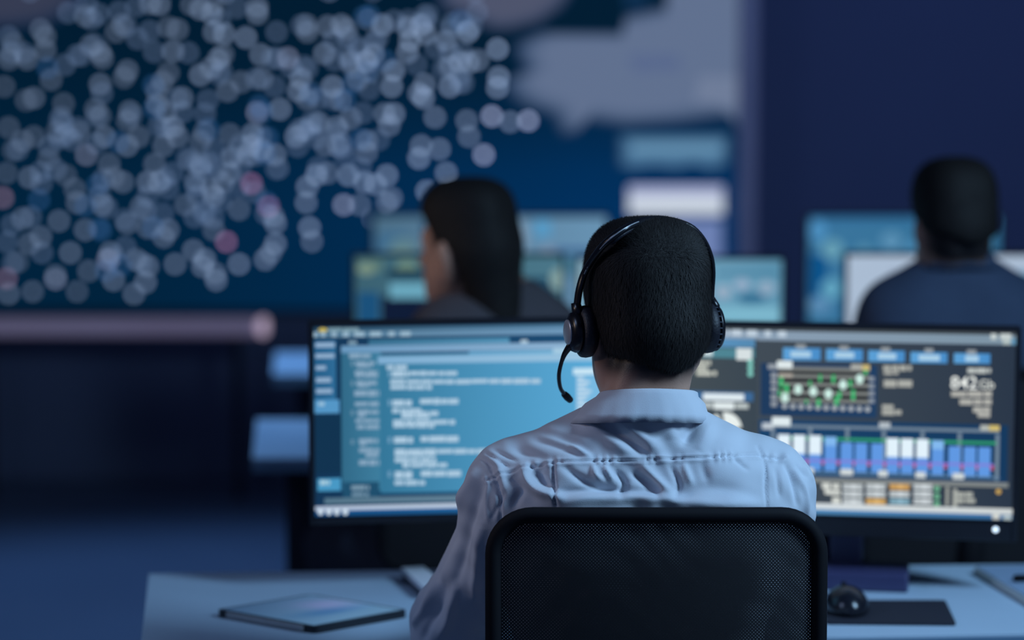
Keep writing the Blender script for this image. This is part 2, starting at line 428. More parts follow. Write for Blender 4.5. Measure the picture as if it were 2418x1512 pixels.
def left_screen(m):
    k = 3.024
    X = lambda c: 720 + c / k
    Y = lambda c: 740 + c / k
    def B(x0, y, x1, h, c, c2=None, **kw): m.bar(X(x0), X(x1), Y(y), h / k, c, c2, **kw)
    def T(x0, y, x1, h, c): m.words(X(x0), X(x1), Y(y), h / k, c)
    W, H = m.w, m.h
    m.pix.rect(-W/2, -H/2, W/2, H/2, (18, 52, 84), (28, 78, 118))  # overall darkening toward the left is put into the panel colours
    # title + menu
    B(45, 120, 2200, 32, (38, 72, 96), (90, 135, 168), full_l=True, full_r=True)
    B(45, 155, 2200, 44, (78, 116, 142), (118, 160, 196), full_l=True, full_r=True)
    m.blob(X(128), Y(120), 11, 5.5, (196, 178, 84))
    T(165, 118, 385, 30, (118, 150, 164))
    for a, b in ((55, 90), (115, 145), (192, 225), (270, 315), (352, 425), (465, 545), (597, 640), (682, 755)): B(a, 152 - (a - 55) * 0.008, b, 34, (150, 180, 200))
    # side bar
    B(58, 455, 222, 520, (36, 92, 134), (46, 108, 152))
    for a, b, y, h in ((75, 212, 228, 34), (75, 210, 306, 32), (78, 150, 390, 30), (80, 186, 478, 34), (80, 195, 557, 32)): B(a, y, b, h, (142, 172, 202))
    B(70, 668, 246, 96, (84, 150, 198)); B(96, 648, 140, 28, (152, 190, 216))
    B(60, 940, 262, 420, (16, 50, 78))
    B(90, 1226, 256, 90, (72, 152, 196)); T(108, 1210, 178, 38, (168, 204, 220))
    # middle window
    B(258, 765, 545, 1010, (48, 104, 134), (62, 126, 158))
    B(455, 208, 1460, 34, (56, 112, 144), (86, 150, 186))
    B(310, 210, 370, 26, (124, 156, 176)); B(1540, 202, 1590, 24, (176, 200, 214))
    B(258, 258, 1900, 52, (104, 150, 188), (150, 184, 214), full_r=True)
    for x0, x1, y, h in ((315, 470, 305, 36), (360, 500, 356, 30), (370, 480, 378, 22), (356, 522, 425, 34), (362, 520, 448, 22), (366, 512, 498, 34), (376, 460, 520, 22), (352, 532, 572, 48), (356, 526, 648, 34),
                         (374, 526, 706, 34), (380, 430, 732, 22), (360, 530, 768, 34), (370, 530, 812, 36), (385, 522, 912, 34), (392, 440, 936, 22), (386, 532, 978, 32), (432, 525, 1012, 36), (385, 532, 1066, 44)): T(x0, y, x1, h, (132, 164, 190))
    for y in (358, 500, 710, 918): B(328, y, 350, 34, (100, 140, 166))
    B(270, 1262, 530, 110, (30, 78, 108)); T(330, 1245, 460, 36, (120, 150, 170)); T(335, 1292, 455, 32, (110, 142, 164))
    # main window
    B(535, 790, 2000, 990, (52, 118, 152), (96, 178, 226), full_r=True)
    B(520, 335, 2010, 54, (126, 172, 208), (160, 200, 226), full_r=True)
    B(1170, 284, 1770, 26, (92, 156, 196), (110, 174, 212)); B(1770, 268, 2010, 34, (168, 204, 226))
    for x0, x1, y, h in ((582, 728, 386, 34), (620, 742, 432, 46), (748, 1086, 428, 34), (608, 1186, 488, 34), (1186, 1680, 484, 36), (610, 905, 528, 34),
                         (624, 762, 640, 50), (820, 1094, 628, 44), (622, 830, 694, 34), (686, 956, 714, 34), (690, 888, 738, 30), (628, 1070, 776, 36), (630, 922, 802, 30),
                         (634, 770, 904, 54), (824, 1106, 896, 44), (640, 1340, 984, 36), (640, 930, 1006, 32), (640, 934, 1046, 34), (694, 1014, 1082, 36),
                         (640, 768, 1152, 56), (826, 1112, 1142, 42), (638, 856, 1208, 34)): T(x0, y, x1, h, (170, 200, 222))
    for y in (430, 636, 902, 1146): B(592, y, 612, 44, (112, 158, 190))
    # right list
    B(1912, 414, 2120, 48, (198, 228, 244)); B(1935, 600, 2120, 300, (120, 184, 224)); 
    for i in range(9): B(1938, 460 + i * 32, 1990 + (i * 37) % 60, 22, (186, 214, 234))
    # status + task bar
    B(138, 1338, 1400, 42, (84, 116, 136), (110, 140, 160), full_r=True)
    B(72, 1394, 1400, 34, (178, 194, 218), (208, 222, 236), full_r=True)
    B(72, 1430, 1400, 46, (18, 74, 126), (40, 110, 170), full_r=True)
    for a, b in ((92, 130), (150, 190), (206, 246), (266, 308)): m.blob(X((a + b) / 2), Y(1416), 6.5, 7, (208, 224, 236))
    m.done()
left_screen(mL)

def right_screen(m):
    k = 2.907
    X = lambda c: 1600 + c / k
    Y = lambda c: 740 + c / k
    def B(x0, y, x1, h, c, c2=None, **kw): m.bar(X(x0), X(x1), Y(y), h / k, c, c2, **kw)
    def T(x0, y, x1, h, c): m.words(X(x0), X(x1), Y(y), h / k, c)
    def O(x, y, r, c, ry=None): m.blob(X(x), Y(y), r / k, (ry or r) / k, c)
    W, H = m.w, m.h
    m.pix.rect(-W/2, -H/2, W/2, H/2, (70, 80, 88), (42, 54, 70))
    B(90, 95, 2330, 40, (70, 78, 84), full_l=True, full_r=True)
    B(90, 145, 2330, 64, (140, 160, 182), (124, 146, 162), full_l=True, full_r=True)
    for a, b in ((335, 350), (370, 440), (475, 545), (600, 640), (690, 745)): B(a, 132 + (a - 335) * 0.03, b, 42, (190, 206, 220))
    for a, b in ((2150, 2190), (2215, 2290)): B(a, 160, b, 40, (196, 206, 206))
    B(2232, 198, 2285, 34, (176, 190, 190))
    B(2290, 196, 2330, 40, (96, 146, 178))
    # left column
    B(80, 700, 545, 1060, (68, 78, 84), (58, 70, 80), full_l=True)
    B(240, 202, 532, 58, (92, 152, 198), (84, 136, 176), full_l=True)
    B(120, 270, 530, 66, (78, 132, 146), full_l=True)
    B(150, 270, 240, 44, (206, 222, 226)); B(404, 280, 510, 80, (214, 224, 226))
    for x0, x1, y in ((130, 228, 340), (130, 205, 376), (130, 268, 412)): T(x0, y, x1, 32, (196, 200, 190))
    for y in (336, 376, 416): O(500, y, 20, (128, 200, 190))
    B(130, 566, 520, 62, (60, 104, 150), full_l=True); B(175, 572, 456, 48, (222, 234, 240))
    B(160, 630, 242, 40, (180, 190, 192)); B(248, 634, 390, 50, (224, 234, 236)); B(400, 636, 486, 36, (186, 196, 196))
    u0, v0 = m.uv(X(325), Y(790)); u1, _ = m.uv(X(440), Y(790)); rr = u1 - u0
    for a0, a1 in ((5, 98), (118, 175)):
        n = 10; pts = [(u0, v0)] + [(u0 + rr * math.cos(R(a0 + (a1 - a0) * i / n)), v0 + rr * 0.98 * math.sin(R(a0 + (a1 - a0) * i / n))) for i in range(n + 1)]
        m.pix.poly(pts, (232, 240, 238))
    # five buttons
    for (a, b, y, h, ta, tb), (c0, c1, cy) in zip(((725, 982, 282, 84, 776, 915), (1020, 1272, 288, 80, 1080, 1212), (1310, 1560, 296, 76, 1376, 1500), (1600, 1852, 306, 74, 1656, 1800), (1898, 2146, 312, 70, 1975, 2066)),
                                                  ((812, 880, 228), (1110, 1175, 238), (1396, 1460, 248), (1696, 1756, 256), (1986, 2050, 266))):
        B(a, y - 4, b, h, (92, 160, 214), (72, 140, 200)); B(ta, y - 2, tb, 40, (170, 206, 230)); B(c0, cy, c1, 32, (146, 154, 160))
    # line chart
    B(572, 520, 1370, 360, (30, 58, 92), (32, 62, 98))
    B(690, 495, 1310, 240, (14, 18, 24))
    for y in (378, 428, 484, 540, 594): B(690, y, 1320, 26, (124, 128, 126))
    for y in (365, 425, 470, 520, 575, 622): B(620 if y == 365 else 642, y, 682, 34, (150, 158, 166))
    for y in (450, 500, 550, 600): B(1316, y, 1350, 32, (140, 150, 162))
    for i in range(11): O(735 + i * 57, 636 + i * 2.2, 19, (168, 176, 182))
    gx = ((712, 470, 24, 70), (748, 515, 26, 60), (980, 445, 18, 50), (1070, 450, 22, 55), (968, 612, 24, 50), (1092, 600, 26, 60), (1206, 560, 24, 70), (1112, 560, 22, 50), (700, 545, 16, 40), (910, 480, 16, 36), (1186, 480, 20, 50), (885, 606, 16, 26), (1290, 405, 22, 30))
    for x, y, w_, h_ in gx: B(x - w_ / 2, y, x + w_ / 2, h_, (64, 188, 116))
    for x, y in ((738, 578), (828, 522), (932, 536), (1036, 552), (1136, 490), (1250, 450)): O(x, y, 27, (204, 236, 228), 34)
    B(684, 350, 788, 52, (222, 232, 234)); B(1190, 366, 1264, 36, (170, 172, 168)); B(1266, 370, 1320, 36, (204, 184, 120))
    B(695, 424, 790, 26, (176, 170, 160))
    # text block
    for x0, x1, y, h in ((1412, 1606, 374, 40), (1416, 1516, 408, 26), (1416, 1610, 480, 50), (1404, 1482, 640, 34), (1404, 1536, 678, 40)): T(x0, y, x1, h, (170, 172, 166))
    T(1990, 392, 2150, 38, (186, 192, 190))
    for x0, x1, y, h in ((1878, 2156, 552, 44), (1936, 2155, 606, 42), (2028, 2148, 660, 40), (2060, 2146, 696, 36)): T(x0, y, x1, h, (176, 176, 170))
    # bar chart
    B(560, 925, 2265, 400, (24, 66, 106), (20, 56, 92))
    def frame(x): return (x - 655) * 0.034
    B(655, 770, 2210, 22, (112, 132, 150))
    for x in (655, 910, 1165, 1415, 1680, 1935, 2195): B(x - 12, 935 + frame(x), x + 12, 320, (112, 132, 150))
    B(655, 1085, 2210, 12, (96, 130, 160))
    B(690, 852, 2190, 18, (52, 160, 112))
    starts = (690, 795, 905, 1010, 1120, 1220, 1330, 1435, 1535, 1640, 1745, 1860, 1965, 2065)
    for i, x in enumerate(starts):
        s_ = frame(x); hi = i in (0, 1, 2, 7, 8, 9)
        t0 = 828 if hi else 868
        B(x, (t0 + 1068) / 2 + s_, x + 82, 1068 - t0, (96, 152, 226))
        if hi: B(x, (t0 + 955) / 2 + s_, x + 82, 955 - t0, (226, 242, 252))
        if i in (3, 10): B(x, (846 + 880) / 2 + s_, x + 82, 60, (130, 184, 238))
        B(x + 82, 1010 + s_, x + 104, 30, (188, 60, 84))
    B(690, 1000, 2170, 14, (136, 120, 214))
    for a, b, y in ((880, 935, 1078), (1118, 1204, 1086), (1378, 1442, 1096), (1634, 1702, 1106), (1888, 1966, 1114)): B(a, y, b, 42, (206, 214, 216))
    B(582, 770, 656, 44, (186, 196, 206)); B(650, 738, 776, 60, (224, 236, 240)); B(1384, 764, 1460, 40, (178, 188, 196)); B(2078, 782, 2136, 36, (178, 184, 178)); B(2138, 784, 2210, 38, (206, 186, 110))
    # lower strip
    B(640, 1132, 2270, 34, (126, 132, 132), full_l=True)
    for a, b, y in ((992, 1050, 1180), (1062, 1120, 1184), (1010, 1040, 1220), (1040, 1118, 1226), (1062, 1118, 1280)): T(a, y, b, 40, (214, 218, 212))
    for ci, (a, b) in enumerate(((1135, 1272), (1295, 1428), (1456, 1592), (1620, 1748))):
        for r_ in range(3):
            c = (188, 196, 200)
            if ci == 1 and r_ == 2: c = (206, 164, 96)
            if ci == 2 and r_ == 0: c = (200, 156, 92)
            if ci == 2 and r_ == 2: c = (126, 166, 184)
            B(a, 1186 + r_ * 50, b, 40, c)
            B(a + 60, 1186 + r_ * 50, a + 90, 26, tuple(min(255, v + 26) for v in c))
    for y in (1200, 1253, 1304): O(1780, y, 22, (104, 168, 136))
    B(1842, 1252, 1862, 130, (156, 160, 154)); B(1890, 1266, 1918, 130, (168, 172, 166))
    T(1918, 1240, 2026, 36, (168, 172, 166)); T(1918, 1282, 2042, 36, (168, 172, 166)); O(2202, 1220, 18, (206, 168, 90))
    # task bar
    B(640, 1310, 2300, 42, (214, 224, 232), (206, 212, 212), full_l=True, full_r=True)
    B(640, 1350, 2300, 40, (92, 152, 200), (56, 106, 156), full_l=True, full_r=True)
    B(2160, 1392, 2210, 34, (206, 210, 204)); B(2235, 1398, 2290, 28, (180, 196, 200))
    # the big figure
    def text(body, x, y, hpx, col):
        cu = bpy.data.curves.new('digits', 'FONT'); cu.body = body; cu.size = 1.0; cu.offset = 0.012
        to = bpy.data.objects.new('digits', cu); C.objects.link(to)
        dg = bpy.context.evaluated_depsgraph_get(); me = bpy.data.meshes.new_from_object(to.evaluated_get(dg))
        bpy.data.objects.remove(to); bpy.data.curves.remove(cu)
        u, v = m.uv(X(x), Y(y)); _, v2 = m.uv(X(x), Y(y - hpx)); s_ = (v2 - v) / 0.7
        for p in me.polygons:
            m.pix.poly([(u + me.vertices[i].co.x * s_, v + me.vertices[i].co.y * s_) for i in p.vertices], col); m.pix.n -= 1
        m.pix.n += 1
        bpy.data.meshes.remove(me)
    text('842', 1872, 512, 84, (236, 240, 236)); text('Gb', 2066, 512, 60, (214, 218, 212))
    m.done()
right_screen(mR)

# ================================================================== VIDEO WALL
VY = 9.0
def vw(px, py):
    p = at(px, py, VY); return p[0], p[2]
xl = -3.3; xrw = vw(1782, 400)[0]; zb = vw(0, 738)[1]; zt = 2.75
vt = thing('video_wall', ((xl + xrw) / 2, VY, 0), 'huge dark blue video wall showing a map of glowing dots', 'video wall')
M_vframe = mat('mauve_metal_frame', (0.50, 0.42, 0.60), 0.45, noise=0.05)
bm = bmesh.new(); add_box(bm, ((xl + xrw) / 2, VY + 0.16, (zb + zt) / 2), (xrw - xl, 0.28, zt - zb), bevel=0.01); from_bm('cabinet', bm, M_blk, vt)
bm = bmesh.new(); add_box(bm, (xrw - 0.032, VY - 0.02, (zb + zt) / 2), (0.066, 0.10, zt - zb), bevel=0.008); o = from_bm('frame_post', bm, M_vframe, vt); o['label'] = 'pale mauve upright frame post'
bm = bmesh.new(); add_box(bm, ((xl + xrw) / 2, VY + 0.15, zb / 2 - 0.005), (xrw - xl - 0.1, 0.2, zb - 0.01), bevel=0.01); from_bm('plinth', bm, M_dark, vt)
px_ = Pix(); xs1 = xrw - 0.066
# sea: a grid of deep blues
cols = {}
gx = np.linspace(xl, xs1, 15); gz = np.linspace(zb + 0.01, zt - 0.02, 13)
def sea(x, z):
    X_ = 1209 + (x / VY) * FPX; a = min(1, max(0, (X_ - 300) / 1100)); b = min(1, max(0, (1.62 - z) / 0.5))
    return (0, 27 + 14 * a * b + 7 * b, 48 + 34 * a * b + 12 * b)
for i in range(14):
    for j in range(12):
        c = [sea(gx[i], gz[j]), sea(gx[i + 1], gz[j]), sea(gx[i + 1], gz[j + 1]), sea(gx[i], gz[j + 1])]
        b = len(px_.v)
        for (p, q), cc in zip(((gx[i], gz[j]), (gx[i + 1], gz[j]), (gx[i + 1], gz[j + 1]), (gx[i], gz[j + 1])), c):
            px_.v.append((p, q, 0)); px_.c.append((*lin(cc), 1))
        px_.f.append([b, b + 1, b + 2, b + 3])
px_.n = 5
def soft(pts, col, bg=(8, 34, 66)):
    p = np.array(pts, float); c = p.mean(0)
    for sc, f_ in ((1.10, 0.25), (1.05, 0.5), (1.0, 0.75), (0.93, 0.9), (0.85, 1.0)):
        vpoly([tuple(c + (q - c) * sc) for q in p], tuple(b + (a - b) * f_ for a, b in zip(col, bg)))
def vpoly(pts, col):
    px_.poly([(min(x, xs1), z) for x, z in (vw(*p) for p in pts)][::-1], col)
# land masses
soft([(1040, -230), (1180, -260), (1330, -170), (1350, -40), (1320, 10), (1270, 45), (1200, 62), (1160, 60), (1120, 35), (1050, 10)], (78, 84, 108))
soft([(-420, -120), (-260, -260), (60, -220), (190, -90), (175, 10), (110, 45), (30, 55), (-200, 60)], (54, 60, 82))
soft([(1290, 82), (1470, 84), (1478, 45), (1590, 22), (1600, -160), (1700, -260), (1800, -260), (1800, 250), (1790, 300), (1720, 262), (1600, 278), (1480, 285), (1390, 272), (1372, 300), (1340, 305), (1320, 262), (1240, 232), (1210, 190), (1260, 168), (1235, 110)], (96, 112, 142))
vpoly([(1460, -60), (1540, -60), (1530, 10), (1480, 25)], (14, 46, 78))
vpoly([(1480, 130), (1600, 130), (1610, 165), (1500, 170)], (88, 104, 140))
vpoly([(1650, 180), (1780, 180), (1780, 255), (1640, 240)], (110, 124, 152))
# info panels at the right
soft([(1470, 322), (1716, 322), (1712, 388), (1680, 396), (1640, 384), (1600, 394), (1540, 388), (1500, 394), (1470, 392)], (74, 116, 152))
vpoly([(1490, 338), (1706, 338), (1706, 362), (1490, 362)], (98, 140, 170))
vpoly([(1484, 440), (1708, 440), (1708, 508), (1484, 508)], (168, 176, 212))
vpoly([(1486, 466), (1706, 466), (1706, 502), (1486, 502)], (204, 214, 224))
vpoly([(1590, 520), (1704, 520), (1704, 640), (1590, 640)], (108, 128, 178))
vpoly([(1560, 540), (1600, 540), (1600, 640), (1560, 640)], (0, 78, 140))
# glowing map dots (positions in photo pixels, r = dot radius in pixels)
cr = 2418 / 1300
DOTS = [(375,70),(660,15),(700,20),(1130,30),(1130,60),(540,110),(510,140),(450,255),(440,230),(760,225),(740,120),(780,130),(840,20),(880,40),(930,60),(940,20),(1080,165),(985,150),(940,140),(1145,240),(1150,345),(1265,255),(1425,235),(1350,140),(1345,110),(1440,115),(1520,130),(1500,110),(1615,80),(1680,110),(1850,110),(1790,120),(1870,150),(1800,180),(1790,230),(1960,180),(2055,140),(2185,215),(2190,340),(2185,385),(1975,290),(2020,270),(2060,275),(2100,265),(1975,380),(1865,370),(1860,430),(1840,410),(1730,310),(1720,380),(1570,350),(1540,270),(1610,270),(1640,240),(1460,380),(1500,440),(1350,435),(1320,345),(1310,400),(1000,400),(1060,360),(925,300),(880,330),(960,260),(980,240),(715,360),(740,320),(690,400),(440,370),(545,340),(560,310),(225,350),(115,440),(150,430),(280,455),(570,490),(560,530),(440,510),(420,480),(730,490),(690,460),(800,430),(1130,495),(1230,480),(1330,570),(1400,540),(1300,600),(1480,560),(1430,640),(1490,640),(1540,520),(1690,500),(1730,500),(1710,550),(1910,515),(2050,530),(2060,600),(2160,510),(2240,535),(2320,530),(1850,640),(1930,655),(1840,695),(2125,680),(1960,760),(1875,840),(1610,620),(1610,670),(1700,770),(1650,810),(1720,870),(1700,890),(1600,800),(1530,770),(1440,760),(1390,770),(1350,820),(1345,890),(1510,900),(1580,900),(1640,960),(1360,1000),(1370,1060),(1210,980),(1200,950),(1210,1070),(1165,1140),(1190,1110),(1050,920),(940,860),(930,830),(815,900),(620,910),(450,900),(340,890),(380,680),(460,600),(350,580),(250,580),(150,600),(100,620),(215,700),(60,660),(480,720),(540,800),(500,780),(680,720),(700,800),(650,800),(830,700),(880,720),(780,600),(900,580),(880,620),(1010,590),(1110,590),(1100,640),(1020,690),(1090,680),(1210,680),(1220,740),(1150,660),(610,600),(130,780),(290,770),(15,870),(100,960),(180,1040),(130,1070),(375,1010),(260,970),(310,1110),(390,1190),(475,1140),(485,1110),(500,1230),(600,1140),(650,1170),(640,1240),(720,1040),(740,1010),(650,1000),(770,1160),(850,1100),(940,1010),(890,1170),(900,1140),(1050,1160),(950,1230),(945,1200),(245,1225),(245,1210),(145,1280),(40,1290),(340,1280),(120,260),(60,190),(180,130),(200,160),(20,380),(40,260),(400,200),(590,1290),(760,560),(330,830),(80,1150),(30,760),(560,980),(1010,760),(980,800),(860,800),(760,760),(720,640),(560,640),(40,560),(200,220)]
rnd = random.Random(11)
def dot(px, py, r, col):
    n = 10
    x, z = vw(px, py)
    if x > xs1 - 0.02 or z < zb + 0.02: return
    rr = r / FPX * VY
    px_.poly([(x + rr * math.cos(2 * math.pi * k / n), z + rr * math.sin(2 * math.pi * k / n)) for k in range(n)], col)
    px_.c[-n:] = [(*[v * DGAIN for v in c[:3]], 1.0) for c in px_.c[-n:]]
DGAIN = 6.4
BRIGHT = {(2125,680), (1130,495), (1265,255), (2320,530), (2160,510), (1510,900), (245,1225), (475,1140), (380,680)}
for d in DOTS:
    fx = d[0] / cr; bri = 0.72 + 0.30 * min(1, fx / 1100)
    c = (98 * bri, 114 * bri, 139 * bri)
    if d in BRIGHT: c = (128 * bri, 138 * bri, 168 * bri)
    g = rnd.uniform(0.82, 1.08)
    dot(fx, d[1] / cr, 8, tuple(v * g for v in c))
for d in ((1105, 806), (1180, 905), (995, 1062), (30, 1222), (14, 868)): dot(d[0] / cr, d[1] / cr, 8, (116, 82, 112) if d[0] > 100 else (98, 80, 98))
for i in range(190):   # the fainter crowd between them
    a = rnd.uniform(0, 1150); b = rnd.uniform(0, 640) if a < 640 else rnd.uniform(20, 400)
    if a > 900 and b > 200: continue
    dot(a, b, 8, (60, 74, 96) if rnd.random() < 0.85 else (30, 58, 92))
for i in range(260):
    a, b = rnd.uniform(-1250, -10), rnd.uniform(-420, 650)
    dot(a, b, 8, (60, 74, 96) if rnd.random() < 0.6 else (76, 90, 112))
for i in range(150):
    a, b = rnd.uniform(-10, 1150), rnd.uniform(-420, -15)
    dot(a, b, 8, (60, 74, 96) if rnd.random() < 0.6 else (80, 94, 118))
Mv = Matrix.Translation((0, VY, 0)) @ Matrix(((1, 0, 0, 0), (0, 0, -1, 0), (0, 1, 0, 0), (0, 0, 0, 1)))
px_.build('map_screen', Mv, vt)
# low ledge under the map, its lit look put in as emission
M_bar = mat('ledge_painted_glow', (0.5, 0.46, 0.55), 0.4, emit=lin((96, 84, 106)), estr=0.55)
M_cap = mat('ledge_end_painted_highlight', (0.6, 0.55, 0.6), 0.4, emit=lin((150, 132, 150)), estr=1.6)  # highlight at the ledge end, put in as stronger emission
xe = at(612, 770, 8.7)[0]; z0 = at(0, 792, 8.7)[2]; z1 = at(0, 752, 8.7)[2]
lb = thing('glow_ledge', ((-3.2 + xe) / 2, 8.7, 0), 'long mauve ledge with painted glow running below the dotted map', 'ledge')
bm = bmesh.new(); add_box(bm, ((-3.2 + xe) / 2, 8.7, (z0 + z1) / 2), (xe + 3.2, 0.06, z1 - z0), bevel=0.02); from_bm('ledge_body', bm, M_bar, lb)
bm = bmesh.new(); add_box(bm, (xe + 0.014, 8.7, (z0 + z1) / 2), (0.03, 0.065, (z1 - z0) * 1.0), bevel=0.012); from_bm('end_painted_highlight', bm, M_cap, lb)['label'] = 'rounded end cap with painted highlight'
for x in (-2.9, -1.9, xe - 0.08):
    bm = bmesh.new(); add_box(bm, (x, 8.71, z0 / 2), (0.03, 0.03, z0), bevel=0.004); from_bm('post', bm, M_leg, lb)

# ================================================================== ROWS BEHIND
def row_desk(pf, pb, xr, label):
    a = on_z(*pf, DESK_Z); b = on_z(*pb, DESK_Z)
    return desk([(b[0], b[1]), (a[0], a[1]), (xr, a[1]), (xr, b[1])], [(a[0] + 0.07, (a[1] + b[1]) / 2), (xr - 0.1, (a[1] + b[1]) / 2)], label, panel=(a[0] + 0.2, xr - 0.1, b[1] - 0.12))
row_desk((596, 1082), (606, 990), 2.3, 'pale desk of the middle row behind the left monitor')
row_desk((644, 884), (650, 832), 2.3, 'pale desk of the farthest row near the video wall')

def far_monitor(x0, x1, ytop, Y, label, yaw, base, shapes, hgt=0.31, group='monitors on the desks behind'):
    a = at(x0, ytop, Y); b = at(x1, ytop, Y); wd = b[0] - a[0]
    m = Monitor(((a[0] + b[0]) / 2, Y, a[2] - hgt / 2 - 0.0), wd, hgt, yaw, 0, DESK_Z, label, group)
    m.pix.rect(-wd/2, -hgt/2, wd/2, hgt/2, *base)
    for s in shapes:
        if s[0] == 'r': m.bar(s[1], s[3], (s[2] + s[4]) / 2, s[4] - s[2], s[5])
        else: m.blob(s[1], s[2], s[3], s[4], s[5])
    m.done(); return m
far_monitor(838, 1326, 606, 5.45, 'teal and green monitor in front of the dark-haired person', 0, ((58, 96, 112), (74, 118, 136)),
    [('r', 845, 615, 905, 640, (84, 116, 112)), ('b', 865, 636, 22, 14, (118, 142, 126)), ('b', 960, 632, 26, 16, (110, 140, 124)), ('r', 915, 636, 1012, 658, (22, 56, 76)), ('r', 845, 690, 895, 765, (26, 80, 122)),
     ('r', 900, 700, 1020, 765, (14, 26, 52)), ('r', 920, 668, 1008, 706, (104, 164, 186)), ('r', 1020, 612, 1060, 650, (100, 118, 140)), ('r', 1180, 655, 1320, 690, (28, 70, 96)), ('r', 1180, 700, 1320, 765, (14, 28, 64)), ('r', 1226, 672, 1282, 708, (132, 200, 222)),
     ('b', 1318, 660, 20, 26, (130, 160, 160))])
far_monitor(1368, 1846, 614, 5.45, 'pale teal monitor seen beside the headset', 0, ((132, 178, 204), (92, 146, 174)),
    [('r', 1348, 620, 1385, 690, (150, 186, 204)), ('b', 1352, 665, 22, 28, (160, 180, 170)), ('r', 1690, 640, 1840, 648, (58, 116, 148)), ('b', 1708, 690, 18, 16, (150, 172, 194)), ('b', 1752, 672, 20, 14, (146, 170, 196)), ('b', 1810, 680, 22, 18, (138, 166, 190)),
     ('b', 1775, 705, 34, 14, (56, 112, 146)), ('r', 1690, 724, 1840, 762, (124, 182, 204))])
far_monitor(2002, 2520, 604, 5.45, 'bright whitish monitor behind the man in navy', 0, ((170, 188, 210), (168, 186, 208)),
    [('r', 2080, 668, 2300, 700, (106, 158, 198)), ('r', 2330, 642, 2480, 660, (110, 160, 190)), ('b', 2400, 665, 26, 26, (84, 136, 180)), ('r', 2100, 640, 2180, 655, (146, 160, 186))])
far_monitor(884, 1432, 512, 6.9, 'wide grey-teal monitor in the farthest row', 0, ((74, 108, 132), (104, 146, 178)),
    [('r', 890, 550, 960, 600, (62, 106, 140)), ('b', 950, 590, 34, 26, (96, 130, 138)), ('r', 1000, 520, 1060, 600, (8, 36, 78)), ('b', 1232, 560, 16, 40, (122, 148, 172)), ('r', 1262, 520, 1300, 560, (84, 152, 196)), ('b', 1295, 595, 16, 18, (120, 140, 166)), ('r', 1310, 588, 1420, 600, (52, 88, 140)), ('r', 1190, 600, 1420, 650, (72, 120, 144))])
far_monitor(1912, 2360, 512, 6.9, 'blue monitor with round blurred icons in the farthest row', 0, ((58, 116, 156), (52, 112, 150)),
    [('r', 1915, 512, 2350, 524, (46, 104, 150)), ('r', 1915, 600, 1952, 700, (0, 78, 134)), ('b', 1930, 545, 22, 26, (76, 142, 190)), ('b', 1965, 590, 26, 24, (100, 156, 178)), ('b', 1962, 682, 24, 24, (96, 162, 190)), ('b', 1935, 720, 26, 18, (92, 140, 180)), ('b', 2105, 570, 26, 22, (88, 142, 178)), ('b', 2160, 590, 20, 20, (78, 140, 180)), ('b', 2040, 592, 16, 14, (84, 140, 170)), ('r', 1990, 700, 2200, 765, (0, 70, 124))])

# ================================================================== PEOPLE
M_skin = mat('skin', (0.54, 0.31, 0.225), 0.5, noise=0.08, nscale=30, bump=0.15, bscale=400)
M_hair = mat('black_hair', (0.011, 0.0095, 0.0095), 0.7, spec=0.25)
nt = M_hair.node_tree; tc = nt.nodes.new('ShaderNodeTexCoord'); mp_ = nt.nodes.new('ShaderNodeMapping'); mp_.inputs['Scale'].default_value = (650, 650, 24)
nz_ = nt.nodes.new('ShaderNodeTexNoise'); nz_.inputs['Scale'].default_value = 1.0; nz_.inputs['Detail'].default_value = 3
bp_ = nt.nodes.new('ShaderNodeBump'); bp_.inputs['Strength'].default_value = 0.35; bp_.inputs['Distance'].default_value = 0.0015
nt.links.new(tc.outputs['Object'], mp_.inputs['Vector']); nt.links.new(mp_.outputs[0], nz_.inputs['Vector']); nt.links.new(nz_.outputs['Fac'], bp_.inputs['Height']); nt.links.new(bp_.outputs[0], nt.nodes['Principled BSDF'].inputs['Normal'])
cr_ = nt.nodes.new('ShaderNodeValToRGB'); cr_.color_ramp.elements[0].color = (0.005, 0.0045, 0.005, 1); cr_.color_ramp.elements[1].color = (0.022, 0.018, 0.017, 1); cr_.color_ramp.elements[0].position = 0.35; cr_.color_ramp.elements[1].position = 0.7
nt.links.new(nz_.outputs['Fac'], cr_.inputs[0]); nt.links.new(cr_.outputs[0], nt.nodes['Principled BSDF'].inputs['Base Color'])
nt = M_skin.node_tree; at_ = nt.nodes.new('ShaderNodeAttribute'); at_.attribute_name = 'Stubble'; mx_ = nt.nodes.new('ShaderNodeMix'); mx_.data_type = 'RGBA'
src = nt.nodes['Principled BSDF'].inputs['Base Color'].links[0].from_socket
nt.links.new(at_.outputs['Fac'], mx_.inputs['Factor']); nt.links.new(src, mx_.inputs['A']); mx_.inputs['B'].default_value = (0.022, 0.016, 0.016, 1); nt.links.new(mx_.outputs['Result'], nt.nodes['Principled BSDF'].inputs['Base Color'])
M_eye = mat('eye_white', (0.75, 0.75, 0.75), 0.25)
M_iris = mat('dark_brown_iris', (0.03, 0.018, 0.012), 0.15)
M_shirt = mat('light_blue_cotton_shirt', (0.63, 0.66, 0.73), 0.8, spec=0.2, noise=0.03, nscale=40, bump=0.12, bscale=900, sheen=0.1)
M_navy = mat('navy_cotton_shirt', (0.05, 0.07, 0.12), 0.8, spec=0.2, noise=0.1, nscale=40)
M_dark2 = mat('dark_knit_top', (0.085, 0.075, 0.085), 0.85, spec=0.2, noise=0.1, nscale=40)
M_trous = mat('charcoal_trousers', (0.03, 0.03, 0.045), 0.85, noise=0.1, nscale=60)
M_shoe = mat('black_shoe_leather', (0.015, 0.014, 0.015), 0.35, noise=0.1)

